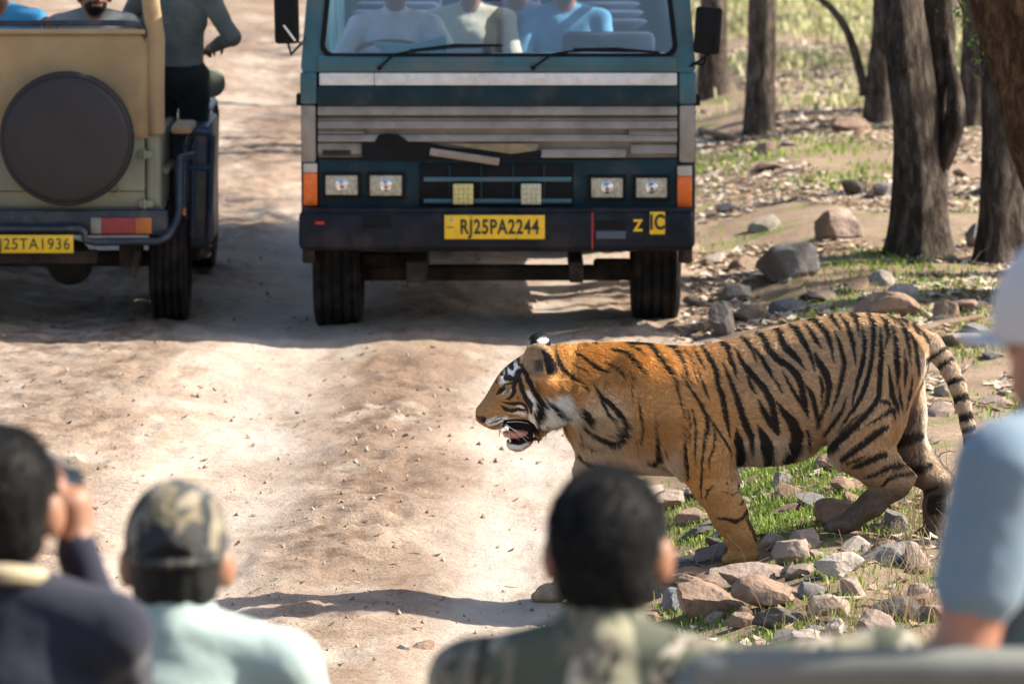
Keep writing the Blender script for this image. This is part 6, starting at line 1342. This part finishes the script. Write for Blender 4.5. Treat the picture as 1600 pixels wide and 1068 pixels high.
def tiger_fur(P, Nn, C, me, Y0, kid, count=230000):
    nf = len(me.polygons); ls = np.empty(nf * 4, np.int32); me.loops.foreach_get('vertex_index', ls); Fv = ls.reshape(-1, 4)
    g = np.random.default_rng(3); fi = g.integers(0, nf, count); w = g.dirichlet((1, 1, 1, 1), count)
    pos = (P[Fv[fi]] * w[..., None]).sum(1); nor = (Nn[Fv[fi]] * w[..., None]).sum(1); col = (C[Fv[fi]] * w[..., None]).sum(1)
    nor /= np.linalg.norm(nor, axis=1)[:, None] + 1e-9
    dep = pos[:, 1] - Y0; Q = pos.copy(); Q[:, 1] = Y0 - np.abs(dep); u, v = proj(Q)
    hd = (u < 900) & (v < 708)
    L = np.full(count, .013)
    L[(u < 1080) & (u > 880) & (v < 600)] = .022
    L = np.where((v > 690) & (u > 1140) & (u < 1310), .036, L); L = np.where((v > 650) & (u > 890) & (u < 1070), .028, L)
    L = np.where(v > 745, .008, L)
    face = hd & (u < 850); L = np.where(face, .0045 + .006 * sstep(790, 850, u), L)
    ruff = hd & (u > 835) & (v > 595); L = np.where(ruff, .024 + .030 * sstep(840, 880, u), L)
    ear = hd & (v < 592) & (u > 812); L = np.where(ear, .011, L)
    chin = hd & (v > 690); L = np.where(chin, .013, L)
    mouth = hd & (u > 786) & (u < 834) & (v > 655) & (v < 692); L = np.where(mouth, 0.001, L)
    back = (u > 1395) & (u < 1450) & (v > 560) & (v < 740); L = np.where(back, .020, L)
    L *= g.uniform(.6, 1.25, count)
    flow = np.tile(np.array([.85, 0, -.5]), (count, 1))
    flow[v > 690] = (.25, 0, -1.0); fl_hind = (u > 1320) & (v > 560); flow[fl_hind] = (.1, 0, -1.0)
    tl = (u > 1452) & (v < 800) & (np.abs(dep) < .07); flow[tl] = (.35, 0, -.95); flow[face] = (.95, 0, -.1); flow[ruff] = (.75, 0, -.75); flow[ear] = (.2, 0, 1.0)
    nz_ = np.stack([vnoise(pos[:, 0] * 14, pos[:, 1] * 14, pos[:, 2] * 14, 50 + i) for i in range(3)], 1)
    flow = flow + .35 * nz_ + .22 * g.normal(size=(count, 3)); flow -= nor * (flow * nor).sum(1)[:, None]; flow /= np.linalg.norm(flow, axis=1)[:, None] + 1e-9
    lift = np.where(ruff, .45, .38)[:, None]
    d1 = flow * (1 - lift * .2) + nor * lift; d1 /= np.linalg.norm(d1, axis=1)[:, None]
    p0 = pos - nor * .001; p1 = p0 + d1 * L[:, None] * .5; d2 = flow + nor * .12 + np.array([0, 0, -.12]); d2 /= np.linalg.norm(d2, axis=1)[:, None]; p2 = p1 + d2 * L[:, None] * .5
    pts = np.stack([p0, p1, p2], 1).reshape(-1, 3)
    cu = bpy.data.hair_curves.new('fur'); cu.add_curves([3] * count)
    cu.attributes['position'].data.foreach_set('vector', pts.astype(np.float32).ravel())
    ra = cu.attributes.get('radius') or cu.attributes.new('radius', 'FLOAT', 'POINT')
    ra.data.foreach_set('value', np.tile(np.array([.00075, .0006, .00012], np.float32), count))
    ca = cu.attributes.new('Col', 'FLOAT_COLOR', 'CURVE'); col = col * g.uniform(.78, 1.25, (count, 1))
    ca.data.foreach_set('color', np.concatenate([np.clip(col, 0, 1), np.ones((count, 1))], 1).astype(np.float32).ravel())
    o = bpy.data.objects.new('fur', cu); COL.objects.link(o); cu.materials.append(attr_mat('tiger_fur', rough=.55, spec=.25, trans=.18))
    o['kind'] = 'stuff'; kid(o)
build_tiger()
